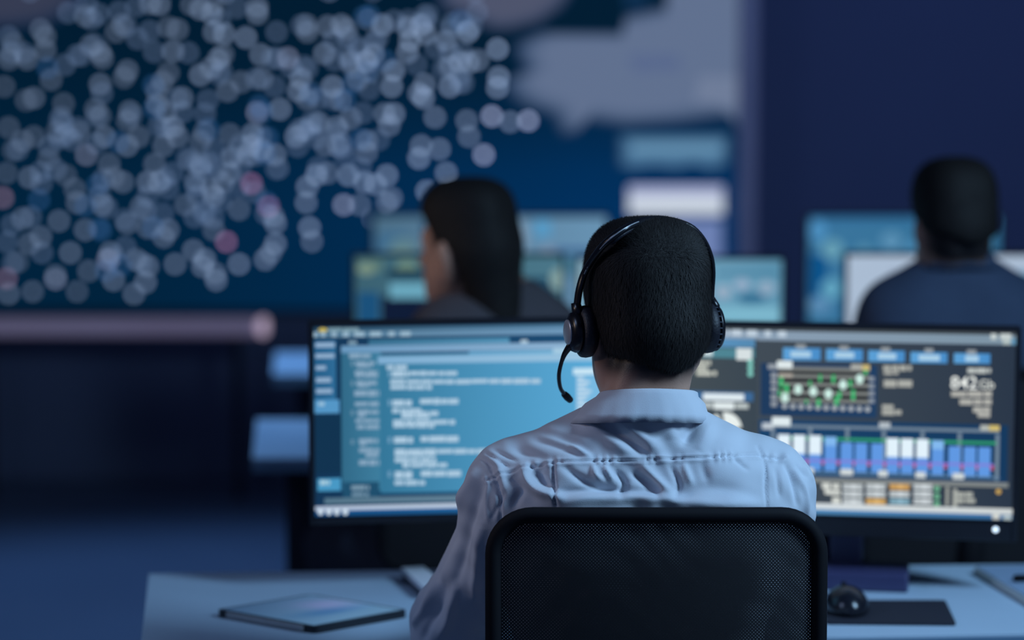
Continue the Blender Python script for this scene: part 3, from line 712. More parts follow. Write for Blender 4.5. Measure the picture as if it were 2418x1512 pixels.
def rotz(a): return np.array([[math.cos(a), -math.sin(a), 0], [math.sin(a), math.cos(a), 0], [0, 0, 1.0]])

class Person:
    """seated figure. org = (x, y) of the spine over the floor; all joints in a frame with x right, y forward, z up from the floor"""
    def __init__(s, org, head, label, head_yaw=0.0, tilt=0.0, fine=False, body_yaw=0.0, lift=0.0, group=None,
                 elbows=None, wrists=None, sh_w=0.157, sh_z=1.012, step=0.007, body_scale=1.0):
        s.o = np.array([org[0], org[1], 0.0]); s.By = rotz(body_yaw)
        s.h = np.array(head, float); s.Hr = rotz(head_yaw) @ np.array([[1, 0, 0], [0, math.cos(tilt), -math.sin(tilt)], [0, math.sin(tilt), math.cos(tilt)]])
        s.fine = fine; s.step = step
        s.sw, s.sz = sh_w, sh_z
        s.el = elbows or [(-0.24, 0.12, 0.80), (0.24, 0.12, 0.80)]
        s.wr = wrists or [(-0.16, 0.37, 0.775), (0.16, 0.37, 0.775)]
        s.t = thing('person', (org[0], org[1], 0), label, 'person', group)
    def W(s, p): return s.o + s.By @ np.array(p, float)
    def H(s, p): return s.h + s.Hr @ np.array(p, float)
    def grid(s, lo, hi, step, fz=None):
        ax = axis(lo[0], hi[0], step); ay = axis(lo[1], hi[1], step); az = axis(lo[2], hi[2], step, fz)
        return Field(ax, ay, az)
    def hand(s, f, i):
        w = s.W(s.wr[i]); e = s.W(s.el[i]); d = w - e; d[2] = 0; d /= np.linalg.norm(d); side = np.array([d[1], -d[0], 0]) * (1 if i == 0 else -1)
        up = np.array([0, 0, 1.0])
        palm = w + d * 0.055 - up * 0.004
        f.cone(w, palm, 0.021, 0.019, 0.01); f.cone(w + side * 0.012, palm + side * 0.024, 0.016, 0.013, 0.012); f.cone(w - side * 0.012, palm - side * 0.022, 0.016, 0.013, 0.012)
        for q, (off, L) in enumerate(((0.026, 0.068), (0.009, 0.078), (-0.009, 0.073), (-0.026, 0.057))):
            a = palm + side * off + d * 0.008; b = a + d * L * 0.45 + up * 0.004; c = b + d * L * 0.32 - up * 0.008; e2 = c + d * L * 0.22 - up * 0.009
            f.cone(a, b, 0.0095, 0.0085, 0.004); f.cone(b, c, 0.0085, 0.008, 0.004); f.cone(c, e2, 0.008, 0.0068, 0.004)
        a = w + side * 0.024 + d * 0.018; b = a + side * 0.022 + d * 0.03 - up * 0.004; c = b + side * 0.004 + d * 0.03 - up * 0.006
        f.cone(a, b, 0.012, 0.0105, 0.006); f.cone(b, c, 0.0105, 0.008, 0.004)
    def head_field(s, f):
        H = s.H; r3 = s.Hr
        f.ell(H((-0.004, -0.012, 0.045)), (0.066, 0.089, 0.084), 0.02, r3)
        f.ell(H((0, 0.03, -0.02)), (0.060, 0.062, 0.082), 0.03, r3)
        for sg in (-1, 1):
            f.cone(H((sg * 0.052, 0.0, -0.035)), H((sg * 0.020, 0.068, -0.083)), 0.018, 0.018, 0.03)
            f.ell(H((sg * 0.072 - 0.002, -0.006, 0.0)), (0.009, 0.019, 0.032), 0.008, r3 @ rotz(-sg * 0.35))
            f.ell(H((sg * 0.032, 0.104, 0.012)), (0.018, 0.016, 0.013), 0.012, r3, sub=True)
            f.cone(H((sg * 0.014, 0.088, 0.03)), H((sg * 0.046, 0.074, 0.03)), 0.009, 0.007, 0.012)
        f.cone(H((0, 0.09, 0.012)), H((0, 0.106, -0.024)), 0.008, 0.013, 0.012)
        f.cone(H((-0.016, 0.088, -0.05)), H((0.016, 0.088, -0.05)), 0.009, 0.009, 0.008)
        f.cone(H((-0.013, 0.086, -0.06)), H((0.013, 0.086, -0.06)), 0.009, 0.009, 0.006)
    def neck_field(s, f, add=0.0):
        top = s.H((0, -0.026, -0.01)); low = s.W((0, -0.005, s.sz + 0.10))
        f.cone(top, low, 0.049 + add, 0.054 + add, 0.03)
        for sg in (-1, 1):
            f.cone(s.H((sg * 0.052, -0.015, -0.03)), s.W((sg * 0.026, 0.05, s.sz + 0.075)), 0.012 + add, 0.013 + add, 0.02)
            f.cone(s.H((sg * 0.024, -0.060, -0.03)), s.W((sg * 0.027, -0.035, s.sz + 0.10)), 0.022 + add, 0.024 + add, 0.02)
    def torso_field(s, f, g, arms=True):
        """g: growth of the surface (cloth over body)"""
        W = s.W; sw, sz = s.sw, s.sz
        f.ell(W((0, 0.0, sz - 0.09)), (0.178 + g, 0.108 + g, 0.20 + g), 0.05)
        f.ell(W((0, 0.0, sz - 0.30)), (0.150 + g, 0.112 + g, 0.20 + g), 0.06)
        for sg in (-1, 1):
            f.cone(W((sg * 0.035, -0.02, sz + 0.068)), W((sg * sw, 0.0, sz + 0.004)), 0.042 + g, 0.052 + g, 0.05)
            f.ell(W((sg * 0.085, -0.055, sz - 0.06)), (0.085 + g, 0.055 + g, 0.11 + g), 0.05)   # shoulder blades
            f.ell(W((sg * (sw + 0.004), 0.0, sz - 0.01)), (0.050 + g, 0.058 + g, 0.062 + g), 0.04)
    def arm_field(s, f, g, i, to_wrist=True):
        sg = (-1, 1)[i]; W = s.W
        sh = W((sg * (s.sw + 0.004), 0.0, s.sz - 0.012)); e = W(s.el[i]); w = W(s.wr[i])
        f.cone(sh, e, 0.048 + g, 0.041 + g, 0.045); f.cone(e, e + (w - e) * 0.45, 0.041 + g, 0.038 + g, 0.03)
        f.cone(e + (w - e) * 0.4, w, 0.038 + g, 0.026 + g * 0.8, 0.02)
    def legs_field(s, f, g):
        W = s.W
        f.ell(W((0, 0.02, 0.57)), (0.172 + g, 0.135 + g, 0.10 + g), 0.05)
        for sg in (-1, 1):
            hip = W((sg * 0.095, 0.04, 0.54)); kn = W((sg * 0.13, 0.46, 0.55)); an = W((sg * 0.13, 0.50, 0.10))
            f.cone(hip, kn, 0.085 + g, 0.058 + g, 0.04); f.cone(kn, an, 0.055 + g, 0.038 + g, 0.02)
    def body(s):
        lo = s.o + np.array([-0.52, -0.24, -0.0]); hi = s.o + np.array([0.46, 0.76, s.h[2] + 0.16])
        f = s.grid(lo, hi, s.step, (s.h[2] - 0.16, s.h[2] + 0.2, s.step * 0.62) if s.fine else None)
        s.torso_field(f, -0.014); s.legs_field(f, -0.012)
        for i in (0, 1): s.arm_field(f, -0.012, i); s.hand(f, i)
        for sg in (-1, 1): f.cone(s.W((sg * 0.13, 0.50, 0.09)), s.W((sg * 0.13, 0.62, 0.035)), 0.034, 0.026, 0.02)
        s.neck_field(f); s.head_field(f)
        V, Q = f.nets(); V = relax(V, Q, 1, 0.4)
        me = np_mesh('body', V, Q); L_ = (V - s.h) @ s.Hr       # cropped hair colouring the skin below and beside the hairline
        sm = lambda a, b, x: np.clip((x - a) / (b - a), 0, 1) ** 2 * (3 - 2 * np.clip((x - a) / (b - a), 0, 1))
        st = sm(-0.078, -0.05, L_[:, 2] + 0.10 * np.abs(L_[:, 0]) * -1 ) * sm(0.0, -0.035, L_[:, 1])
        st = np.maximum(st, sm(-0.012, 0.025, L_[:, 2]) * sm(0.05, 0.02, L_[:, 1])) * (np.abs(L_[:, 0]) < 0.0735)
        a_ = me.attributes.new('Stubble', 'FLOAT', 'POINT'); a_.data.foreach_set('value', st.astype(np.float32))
        link('body', me, M_skin, s.t, True)
        for sg in (-1, 1):
            bm = bmesh.new(); bmesh.ops.create_uvsphere(bm, u_segments=12, v_segments=8, radius=0.0115, matrix=Matrix.Translation(s.H((sg * 0.032, 0.0735, 0.012))))
            ey = from_bm('eye', bm, M_eye, s.t, True)
            bm = bmesh.new(); bmesh.ops.create_uvsphere(bm, u_segments=10, v_segments=6, radius=0.0058, matrix=Matrix.Translation(s.H((sg * 0.032, 0.0795, 0.012))))
            from_bm('iris', bm, M_iris, ey, True)
    def trousers(s):
        f = s.grid(s.o + np.array([-0.5, -0.25, 0.05]), s.o + np.array([0.5, 0.72, 0.76]), max(0.009, s.step))
        s.legs_field(f, 0.006); V, Q = f.nets(); link('trousers', np_mesh('trousers', relax(V, Q, 2), Q), M_trous, s.t, True)
        for sg in (-1, 1):
            c = s.W((sg * 0.13, 0.56, 0.05)); f = Field(axis(c[0] - 0.1, c[0] + 0.1, 0.008), axis(c[1] - 0.2, c[1] + 0.2, 0.008), axis(0.004, 0.16, 0.008))
            f.cone(s.W((sg * 0.13, 0.49, 0.05)), s.W((sg * 0.13, 0.64, 0.045)), 0.044, 0.036, 0.02); f.cone(s.W((sg * 0.13, 0.50, 0.05)), s.W((sg * 0.13, 0.50, 0.12)), 0.044, 0.042, 0.02)
            V, Q = f.nets(); V[:, 2] = np.maximum(V[:, 2], 0.006); link('shoe', np_mesh('shoe', V, Q), M_shoe, s.t, True)
    def hair(s, step, strands=0, long=False, nape=-0.052):
        hs = s.h; f = Field(axis(hs[0] - 0.16, hs[0] + 0.16, step), axis(hs[1] - 0.17, hs[1] + 0.17, step), axis(hs[2] - (0.24 if long else 0.12), hs[2] + 0.18, step))
        r3 = s.Hr; H = s.H
        f.sell(H((-0.0045, -0.012, 0.046)), (0.0745, 0.099, 0.1005), 2.85, 0.02, r3)
        f.ell(H((-0.005, -0.026, 0.005)), (0.061, 0.084, 0.070), 0.02, r3)
        f.cone(H((0, -0.045, 0.0)), H((-0.003, -0.0395, -0.075)), 0.052, 0.038, 0.03)
        if long:
            f.cone(H((0, -0.05, 0.0)), H((0.005, -0.075, -0.16)), 0.068, 0.045, 0.03)
            f.cone(H((0.04, -0.03, 0.0)), H((0.055, -0.05, -0.15)), 0.045, 0.03, 0.03)
            nape = -0.2
        x, y, z = f.grid((slice(None),) * 3); X, Y, Z = x - hs[0], y - hs[1], z - hs[2]
        lx = r3[0][0] * X + r3[1][0] * Y + r3[2][0] * Z; ly = r3[0][1] * X + r3[1][1] * Y + r3[2][1] * Z; lz = r3[0][2] * X + r3[1][2] * Y + r3[2][2] * Z
        # hairline: how far forward hair reaches at each height
        line = np.interp(lz, [-0.25, -0.06, -0.035, -0.005, 0.02, 0.035, 0.07, 0.085, 0.2], [-0.028, -0.028, -0.034, -0.03, 0.022, 0.03, 0.055, 0.076, 0.2]).astype(np.float32)
        f.F = np.maximum(f.F, (ly - line) * 0.8)
        ragged = 0.0015 * np.sin(lx * 310) + 0.001 * np.sin(lx * 890 + 1)
        bot = nape + 0.42 * np.maximum(np.abs(lx) - 0.012, 0) + ragged
        f.F = np.maximum(f.F, (bot - lz))
        f.F = np.ascontiguousarray(f.F.astype(np.float32))
        V, Q = f.nets(); V = relax(V, Q, 5, 0.5); N = normals(V, Q)
        rng = np.random.RandomState(3)
        o = link('hair', np_mesh('hair', V, Q), M_hair, s.t, True)
        if strands:
            # short lying strands that break up the outline
            c = V[Q].mean(1); n = N[Q].mean(1); pick = rng.choice(len(Q), strands)
            p = c[pick] + rng.uniform(-1, 1, (strands, 3)) * step * 0.5; n = n[pick]
            flow = np.tile(np.array([0.0, -0.12, -1.0]), (strands, 1)) + rng.uniform(-0.35, 0.35, (strands, 3))
            topw = np.clip((p[:, 2] - hs[2] - 0.07) / 0.05, 0, 1)[:, None]
            flow = flow * (1 - topw) + (np.array([0.2, 0.9, 0.0]) + rng.uniform(-0.5, 0.5, (strands, 3))) * topw
            flow -= n * (flow * n).sum(1)[:, None]; flow /= np.linalg.norm(flow, axis=1)[:, None] + 1e-9
            L = rng.uniform(0.006, 0.013, (strands, 1)); sd = np.cross(flow, n) * 0.0003
            tip = p + flow * L + n * rng.uniform(0.0008, 0.0028, (strands, 1))
            A = p + sd - n * 0.0006; B_ = p - sd - n * 0.0006
            VV = np.stack([A, B_, tip], 1).reshape(-1, 3); TT = np.arange(strands * 3).reshape(-1, 3)
            so = link('hair_strands', np_mesh('hair_strands', VV, TT), mat('dark_hair_strands', (0.017, 0.0145, 0.0145), 0.65, spec=0.25), o); so['kind'] = 'stuff'
        return o
    def shirt(s, m, step, folds=None, hem=0.60):
        lo = s.o + np.array([-0.43, -0.24, hem - 0.04]); hi = s.o + np.array([0.43, 0.46, s.sz + 0.17])
        f = s.grid(lo, hi, step)
        s.torso_field(f, 0.006)
        for i in (0, 1): s.arm_field(f, 0.009, i)
        x, y, z = f.grid((slice(None),) * 3)
        nb = s.W((0, -0.005, 0)); rr = np.sqrt((x - nb[0]) ** 2 + (y - nb[1]) ** 2)
        # cut off above the neck opening and below the hem
        f.cone(s.W((0, -0.012, s.sz + 0.06)), s.W((0, -0.006, s.sz + 0.095)), 0.059, 0.056, 0.03)
        f.F = np.maximum(f.F, z - (s.sz + 0.112) + 0 * rr)
        f.F = np.maximum(f.F, (hem - z) + 0 * rr)
        f.F = np.ascontiguousarray(f.F.astype(np.float32))
        V, Q = f.nets(); V = relax(V, Q, 2, 0.5)
        if folds: V = folds(V, Q)
        o = link('shirt', np_mesh('shirt', V, Q), m, s.t, True)
        for i in (0, 1):   # cuffs
            w = s.W(s.wr[i]); e = s.W(s.el[i]); d = (w - e) / np.linalg.norm(w - e)
            bm = bmesh.new(); add_tube(bm, [w - d * 0.05, w - d * 0.045, w + d * 0.004, w + d * 0.006], [0.036, 0.0375, 0.036, 0.033], 18)
            from_bm('cuff', bm, m, s.t, True)
        return o
    def collar(s, m, back_z=None, flare=1.0, n=72, dx=0.0, skew=0.0):
        """folded shirt collar: a stand against the neck, folded over into a flap"""
        bm = bmesh.new(); c0 = s.W((dx, -0.008, 0)); zt = back_z or (s.sz + 0.142)
        prof_n = 9; rings = []
        for k in range(n):
            a = R(-90) + R(8) + (2 * math.pi - R(16)) * 0  # placeholder, replaced below
            t = k / (n - 1); ang = R(-270) + R(14) + t * (R(360) - R(28))     # opens at the front (+y)
            ca, sa = math.cos(ang), math.sin(ang); fr = (sa + 1) / 2           # 0 at the back, 1 at the front
            drop = 0.002 + 0.022 * fr ** 0.9 + 0.030 * fr ** 3
            side = abs(ca)
            top = zt - drop
            pts = []
            rt = 0.0585 + 0.002 * side; fl = flare * (1 + 0.55 * side * side)
            hh = 0.041 + 0.022 * fr ** 4
            for (dr, dz) in ((-0.002, -0.045), (-0.001, -0.02), (0.0, -0.004), (0.002, 0.0), (0.0045, -0.001), (0.007, -0.006), (0.0105 * fl, -0.35 * hh), (0.0155 * fl, -0.72 * hh), (0.0205 * fl, -hh), (0.0175 * fl, -hh + 0.001), (0.0125 * fl, -0.7 * hh)):
                r_ = rt + dr; low = max(0.0, min(1.0, -dz / hh)); wr = low * (0.0011 * math.sin(k * 1.9 + dz * 150) + 0.0008 * math.sin(k * 0.83))
                x = ca * (r_ + wr); y = sa * (r_ * 1.04 + wr) + 0.012 * fr
                p = s.By @ np.array([x, y, 0]); pts.append(bm.verts.new((c0[0] + p[0] - (skew * low if dr > 0.006 else 0), c0[1] + p[1], top + dz)))
            rings.append(pts)
        for a, b in zip(rings, rings[1:]):
            for q in range(len(a) - 1): bm.faces.new((a[q], a[q + 1], b[q + 1], b[q]))
        bmesh.ops.recalc_face_normals(bm, faces=bm.faces[:])
        return from_bm('collar', bm, m, s.t, True)

# --- the shirt folds of the man in front, laid along the lines where the cloth creases (crop pixels of the photograph)
FOLDS = [  # polyline, half width, height (mm)
    ([(1085, 222), (1190, 290), (1280, 350), (1345, 412)], 30, -8), ([(1160, 225), (1290, 300), (1400, 370)], 36, 6), ([(1010, 250), (1150, 330), (1260, 410)], 32, 4),
    ([(1630, 235), (1600, 290), (1570, 350)], 26, -7), ([(1700, 260), (1670, 340), (1640, 400)], 34, 4), ([(1500, 250), (1500, 340)], 36, 3),
    ([(800, 300), (930, 330), (1050, 390)], 22, -4), ([(760, 340), (900, 380), (1000, 430)], 20, -3.5), ([(960, 370), (1060, 430)], 14, 3), ([(640, 380), (760, 420), (860, 450)], 22, -3),
    ([(700, 480), (715, 560), (780, 620), (900, 650)], 24, 7), ([(760, 490), (800, 560), (850, 590)], 20, -6), ([(920, 490), (1000, 545), (1100, 590), (1180, 600)], 22, -6),
    ([(1070, 470), (1085, 530), (1120, 560)], 14, 4.5), ([(1190, 500), (1240, 570), (1220, 640)], 20, -6), ([(1130, 480), (1180, 560)], 14, 4), ([(1290, 520), (1400, 600), (1420, 640)], 20, -5),
    ([(1340, 480), (1420, 560), (1490, 620)], 20, 4), ([(1490, 480), (1530, 570), (1520, 640)], 18, -4), ([(1560, 470), (1600, 570)], 18, 4), ([(1660, 470), (1690, 560)], 22, -2.5), ([(1830, 440), (1900, 500)], 12, -2.5),
    ([(870, 672), (1100, 655), (1400, 660), (1700, 690), (1950, 690)], 34, 6), ([(900, 620), (1150, 612), (1400, 625)], 20, -4), ([(1550, 620), (1750, 600), (1950, 640)], 36, -2.5),
    ([(857, 470), (860, 560), (868, 640), (876, 700)], 8, -4.5), ([(2003, 470), (2006, 600), (2008, 730)], 8, -2.5),
    ([(500, 440), (540, 540), (572, 640), (570, 800)], 9, -3.5), ([(545, 440), (580, 540), (605, 640)], 20, 3), ([(1962, 370), (2000, 460), (2008, 560)], 9, -2.5),
    ([(470, 440), (560, 500)], 10, -3), ([(500, 415), (610, 480)], 11, -3), ([(540, 395), (660, 450)], 11, -2.5), ([(520, 560), (500, 660), (515, 770)], 13, 2.5), ([(600, 620), (560, 700), (530, 760)], 11, -2), ([(620, 540), (680, 600), (640, 700)], 24, -4),
    ([(2110, 470), (2150, 560), (2170, 690)], 14, -4), ([(2160, 510), (2210, 620), (2220, 740)], 14, 4), ([(2060, 500), (2080, 640)], 14, -2.5), ([(2170, 480), (2210, 540)], 9, -2.5), ([(2200, 470), (2240, 560)], 9, 2.5),
    ([(440, 520), (360, 660), (270, 830), (210, 960)], 26, 7), ([(480, 560), (420, 740), (370, 930), (340, 1100)], 28, -7), ([(330, 660), (240, 840)], 20, -5), ([(480, 800), (450, 1000), (440, 1200)], 30, 6), ([(300, 880), (240, 1020), (215, 1110)], 24, -6),
    ([(205, 1060), (212, 1160), (180, 1240), (110, 1330)], 20, 8), ([(260, 1120), (250, 1230), (200, 1330), (160, 1419)], 24, -5), ([(120, 1180), (90, 1280), (70, 1400)], 20, -3), ([(330, 1130), (300, 1290), (250, 1400)], 26, 6), ([(180, 1000), (140, 1090)], 14, -4),
]
YOKE = [(500, 560), (600, 520), (690, 494), (860, 462), (1100, 452), (1300, 450), (1500, 442), (1750, 434), (1960, 424), (2100, 440)]
def polydist(X, Y, pts):
    best = np.full(X.shape, 1e9); par = np.zeros_like(best); acc = 0.0
    for (ax_, ay_), (bx_, by_) in zip(pts, pts[1:]):
        dx, dy = bx_ - ax_, by_ - ay_; L2 = dx * dx + dy * dy; t = np.clip(((X - ax_) * dx + (Y - ay_) * dy) / L2, 0, 1)
        d = np.hypot(X - ax_ - t * dx, Y - ay_ - t * dy); m = d < best; best[m] = d[m]; par[m] = acc + t[m] * math.sqrt(L2); acc += math.sqrt(L2)
    return best, par / acc
def main_folds(V, Q):
    N = normals(V, Q); px, py = proj(V); X = (px - 930) * 2.281; Y = (py - 890) * 2.281
    wgt = np.clip((-N[:, 1] + 0.25) / 0.5, 0, 1); D = np.zeros(len(V))
    for pts, wd, a in FOLDS:
        pts = [tuple(p) for p in spline(pts, 4)] if len(pts) > 2 else pts
        d, t = polydist(X, Y, pts)
        D += a * 0.0013 * np.exp(-(d / wd) ** 2) * (0.35 + 0.65 * np.sin(np.clip(t, 0.0, 1.0) * math.pi) ** 0.6)
    d, t = polydist(X, Y, YOKE)
    D += -0.0022 * np.exp(-(d / 7) ** 2) + 0.0016 * np.exp(-((d - 12) / 9) ** 2)
    ph = t * 190 + 2.0 * np.sin(t * 47) + 1.3 * np.sin(t * 23 + 1)
    D += 0.0024 * np.sin(ph) * np.exp(-(d / 26) ** 2) * (0.5 + 0.5 * np.sin(t * 31 + 2))
    D += 0.0009 * np.sin(V[:, 0] * 95 + V[:, 2] * 160 + 3 * np.sin(V[:, 0] * 33)) + 0.0014 * np.sin(V[:, 0] * 60 + V[:, 2] * 35 + 2 * np.sin(V[:, 2] * 28)) + 0.0008 * np.sin(V[:, 0] * 130 - V[:, 2] * 90)
    return V + N * (D * wgt)[:, None]

# --- man in front
hc = at(1527, 775, 3.17)
man = Person((hc[0] - 0.010, 3.145), hc, 'man with black headset and light blue shirt seen from behind', head_yaw=R(17), tilt=R(-4), fine=True,
             elbows=[(-0.254, 0.13, 0.805), (0.198, 0.125, 0.80)], wrists=[(-0.19, 0.36, 0.785), (0.15, 0.375, 0.785)], step=0.006)
man.body(); man.trousers(); man.hair(0.0030, 60000)
man.shirt(M_shirt, 0.0028, main_folds)
man.collar(M_shirt, back_z=at(1540, 911, 3.085)[2], flare=1.15, dx=0.011, skew=0.013)

# --- headset
M_hs = mat('black_headset_plastic', (0.010, 0.010, 0.014), 0.28, noise=0.1, nscale=80)
M_cush = mat('black_cushion_leatherette', (0.008, 0.008, 0.016), 0.55, noise=0.2, nscale=80, bump=0.3, bscale=300)
M_plate = mat('grey_metal_plate', (0.55, 0.55, 0.58), 0.35, metal=0.5, noise=0.1)
hs = thing('headset', tuple(man.h), 'black headset with boom microphone worn by the man', 'headset')
Hm = Matrix.Translation(Vector(man.h)) @ Matrix([list(r) for r in man.Hr]).to_4x4()
def hpts(l): return [Hm @ Vector(p) for p in l]
bd = [(-0.0935, .020, 0.0), (-0.092, .032, 0.0), (-0.0885, .054, -.004), (-0.080, .0785, -.012), (-0.0625, .106, -.022), (-0.048, .120, -.024), (-0.030, .132, -.025), (-0.008, .1405, -.026), (0.016, .1435, -.024), (0.0416, .1395, -.018), (0.0625, .130, -.014), (0.0775, .113, -.010), (0.0865, .092, -.006), (0.0890, .0715, -.004), (0.0875, .045, 0.0), (0.0865, .022, 0.0)]
sy, cy_ = math.sin(R(17)), math.cos(R(17))
def clear_of_hair(p):
    x, y, z = p; rx, ry, rz, q = 0.0770, 0.1015, 0.103, 2.85
    a = 1 - abs((x + 0.0045) / rx) ** q - abs((z - 0.046) / rz) ** q
    if a <= 0 or z < 0.06: return p
    wt = min(1, max(0, (0.03 - x) / 0.07)); yc = min(y, -0.012 - ry * a ** (1 / q)); y2 = y * (1 - wt) + yc * wt
    return (x + (y2 - y) * math.tan(R(17)), y2, z)
bandpts = [tuple(p) for p in spline([clear_of_hair(((X_ + y_ * sy) / cy_, y_, z_)) for X_, z_, y_ in bd], 4)][::-1]
NB = len(bandpts)
bm = bmesh.new(); yax = Hm.to_3x3() @ Vector((0, 1, 0))
add_tube(bm, hpts(bandpts), [0.0045] * NB, 10, flat=(yax, 1.9)); from_bm('headband', bm, M_hs, hs, True)
bm = bmesh.new(); pad = [(x * 0.97, y + 0.005, z - 0.0045) for x, y, z in bandpts[18:42]]
add_tube(bm, hpts(pad), [0.002] + [0.0042] * 22 + [0.002], 10, flat=(yax, 1.9)); from_bm('headband_pad', bm, M_cush, hs, True)
bm = bmesh.new(); add_tube(bm, hpts([(x * 1.02, y - 0.0085, z + 0.0015) for x, y, z in bandpts[33:50]]), 0.0009, 6); from_bm('highlight_edge', bm, M_plate, hs, True)  # thin pale strip builds in the highlight line along the band
for sg in (-1, 1):
    Mx = Hm @ Matrix.Translation((sg * 0.078, 0.002, -0.002)) @ Matrix.Rotation(R(90) * sg, 4, 'Y')
    bm = bmesh.new(); add_lathe(bm, [(0.018, -0.003), (0.0285, -0.003), (0.0335, 0.001), (0.0345, 0.007), (0.0335, 0.013), (0.029, 0.0165), (0.018, 0.017)], Mx, 36)
    from_bm('ear_cushion', bm, M_cush, hs, True)
    bm = bmesh.new(); add_lathe(bm, [(0.022, 0.016), (0.027, 0.0165), (0.0275, 0.021), (0.025, 0.0265), (0.019, 0.0295), (0.012, 0.030)] if sg < 0 else [(0.024, 0.016), (0.032, 0.0165), (0.032, 0.019), (0.028, 0.0235), (0.020, 0.026), (0.010, 0.0268)], Mx, 36)
    cup = from_bm('ear_cup', bm, M_hs, hs, True)
    if sg < 0:
        bm = bmesh.new(); add_lathe(bm, [(0.004, 0.0298), (0.0165, 0.0298), (0.0165, 0.0318), (0.0145, 0.0326), (0.004, 0.0328)], Mx, 30); from_bm('cup_plate', bm, M_plate, hs, True)['label'] = 'round grey plate'
    # yoke from band to cup
    bm = bmesh.new(); add_tube(bm, hpts([(bandpts[-1 if sg < 0 else 0][0], 0.0, 0.036), (sg * 0.096, 0.0, 0.026), (sg * 0.098, 0.0, 0.012)]), [0.006, 0.007, 0.006], 10, flat=(yax, 1.6)); from_bm('slider', bm, M_hs, hs, True)
bm = bmesh.new()
for k in range(9):
    a = R(-58 + k * 14.5) + R(180)
    add_box(bm, Hm @ Vector((0.0935, 0.002 + math.cos(a) * 0.0318, -0.002 + math.sin(a) * 0.0318)), (0.004, 0.0016, 0.0016))
from_bm('vent_slots', bm, mat('vent_grey', (0.10, 0.11, 0.14), 0.3), hs)
boom = spline([(-0.104, 0.004, -0.018), (-0.110, 0.018, -0.034), (-0.109, 0.042, -0.058), (-0.100, 0.066, -0.078), (-0.089, 0.082, -0.089)], 6)
bm = bmesh.new(); add_tube(bm, hpts(boom), [0.0052 - 0.0024 * min(1, i / 8) for i in range(len(boom))], 10); from_bm('boom_arm', bm, M_hs, hs, True)
bm = bmesh.new(); e_ = np.array(boom[-1]); dr = np.array([0.012, 0.012, -0.009])
add_tube(bm, hpts([e_ - dr * 0.2, e_, e_ + dr * 0.5, e_ + dr, e_ + dr * 1.15]), [0.003, 0.0046, 0.0052, 0.0045, 0.002], 12); from_bm('microphone', bm, M_cush, hs, True)
bm = bmesh.new(); bmesh.ops.create_uvsphere(bm, u_segments=14, v_segments=10, radius=0.0085, matrix=Hm @ Matrix.Translation((-0.1, 0.004, -0.02)) @ Matrix.Diagonal((0.7, 1, 1, 1))); from_bm('boom_hinge', bm, M_hs, hs, True)

# --- people in the rows behind
h2 = at(2252, 545, 4.75)
p2 = Person((h2[0] + 0.012, 4.78), h2, 'man in navy shirt facing the bright monitor at right', head_yaw=R(14), tilt=R(-3), step=0.01, sh_z=h2[2] - 0.168, sh_w=0.118)
p2.body(); p2.trousers(); p2.hair(0.006, nape=-0.026); p2.shirt(M_navy, 0.008); p2.collar(M_navy)
h3 = at(1100, 592, 4.75)
p3 = Person((h3[0] + 0.055, 4.77), h3, 'dark-haired person with head turned left in the row behind', head_yaw=R(54), tilt=R(-2), step=0.01, body_yaw=R(30), sh_z=h3[2] - 0.17, sh_w=0.112)
p3.body(); p3.trousers(); p3.hair(0.006, long=True); p3.shirt(M_dark2, 0.008)

# ================================================================== OFFICE CHAIRS
M_frame = mat('black_chair_frame', (0.006, 0.006, 0.009), 0.75, spec=0.2, noise=0.1, nscale=50)
M_seat = mat('black_seat_fabric', (0.012, 0.012, 0.016), 0.9, noise=0.15, nscale=120)
def mesh_mat():
    m = bpy.data.materials.new('perforated_mesh_fabric'); m.use_nodes = True; nt = m.node_tree; b = nt.nodes['Principled BSDF']
    b.inputs['Base Color'].default_value = (0.007, 0.007, 0.010, 1); b.inputs['Roughness'].default_value = 0.7
    uv = nt.nodes.new('ShaderNodeUVMap'); sp = nt.nodes.new('ShaderNodeSeparateXYZ'); nt.links.new(uv.outputs['UV'], sp.inputs[0])
    def math_(op, a, b_=None):
        n = nt.nodes.new('ShaderNodeMath'); n.operation = op
        for i, v in enumerate((a, b_)):
            if v is None: continue
            if isinstance(v, (int, float)): n.inputs[i].default_value = v
            else: nt.links.new(v, n.inputs[i])
        return n.outputs[0]
    f = 2 * math.pi / 0.0044
    su = math_('SINE', math_('MULTIPLY', math_('ADD', sp.outputs[0], sp.outputs[1]), f)); sv = math_('SINE', math_('MULTIPLY', math_('SUBTRACT', sp.outputs[0], sp.outputs[1]), f))
    hole = math_('GREATER_THAN', math_('ADD', su, sv), 1.76)
    tr = nt.nodes.new('ShaderNodeBsdfTransparent'); mx = nt.nodes.new('ShaderNodeMixShader')
    nt.links.new(hole, mx.inputs[0]); nt.links.new(b.outputs[0], mx.inputs[1]); nt.links.new(tr.outputs[0], mx.inputs[2])
    nt.links.new(mx.outputs[0], nt.nodes['Material Output'].inputs['Surface'])
    return m
M_mesh = mesh_mat()
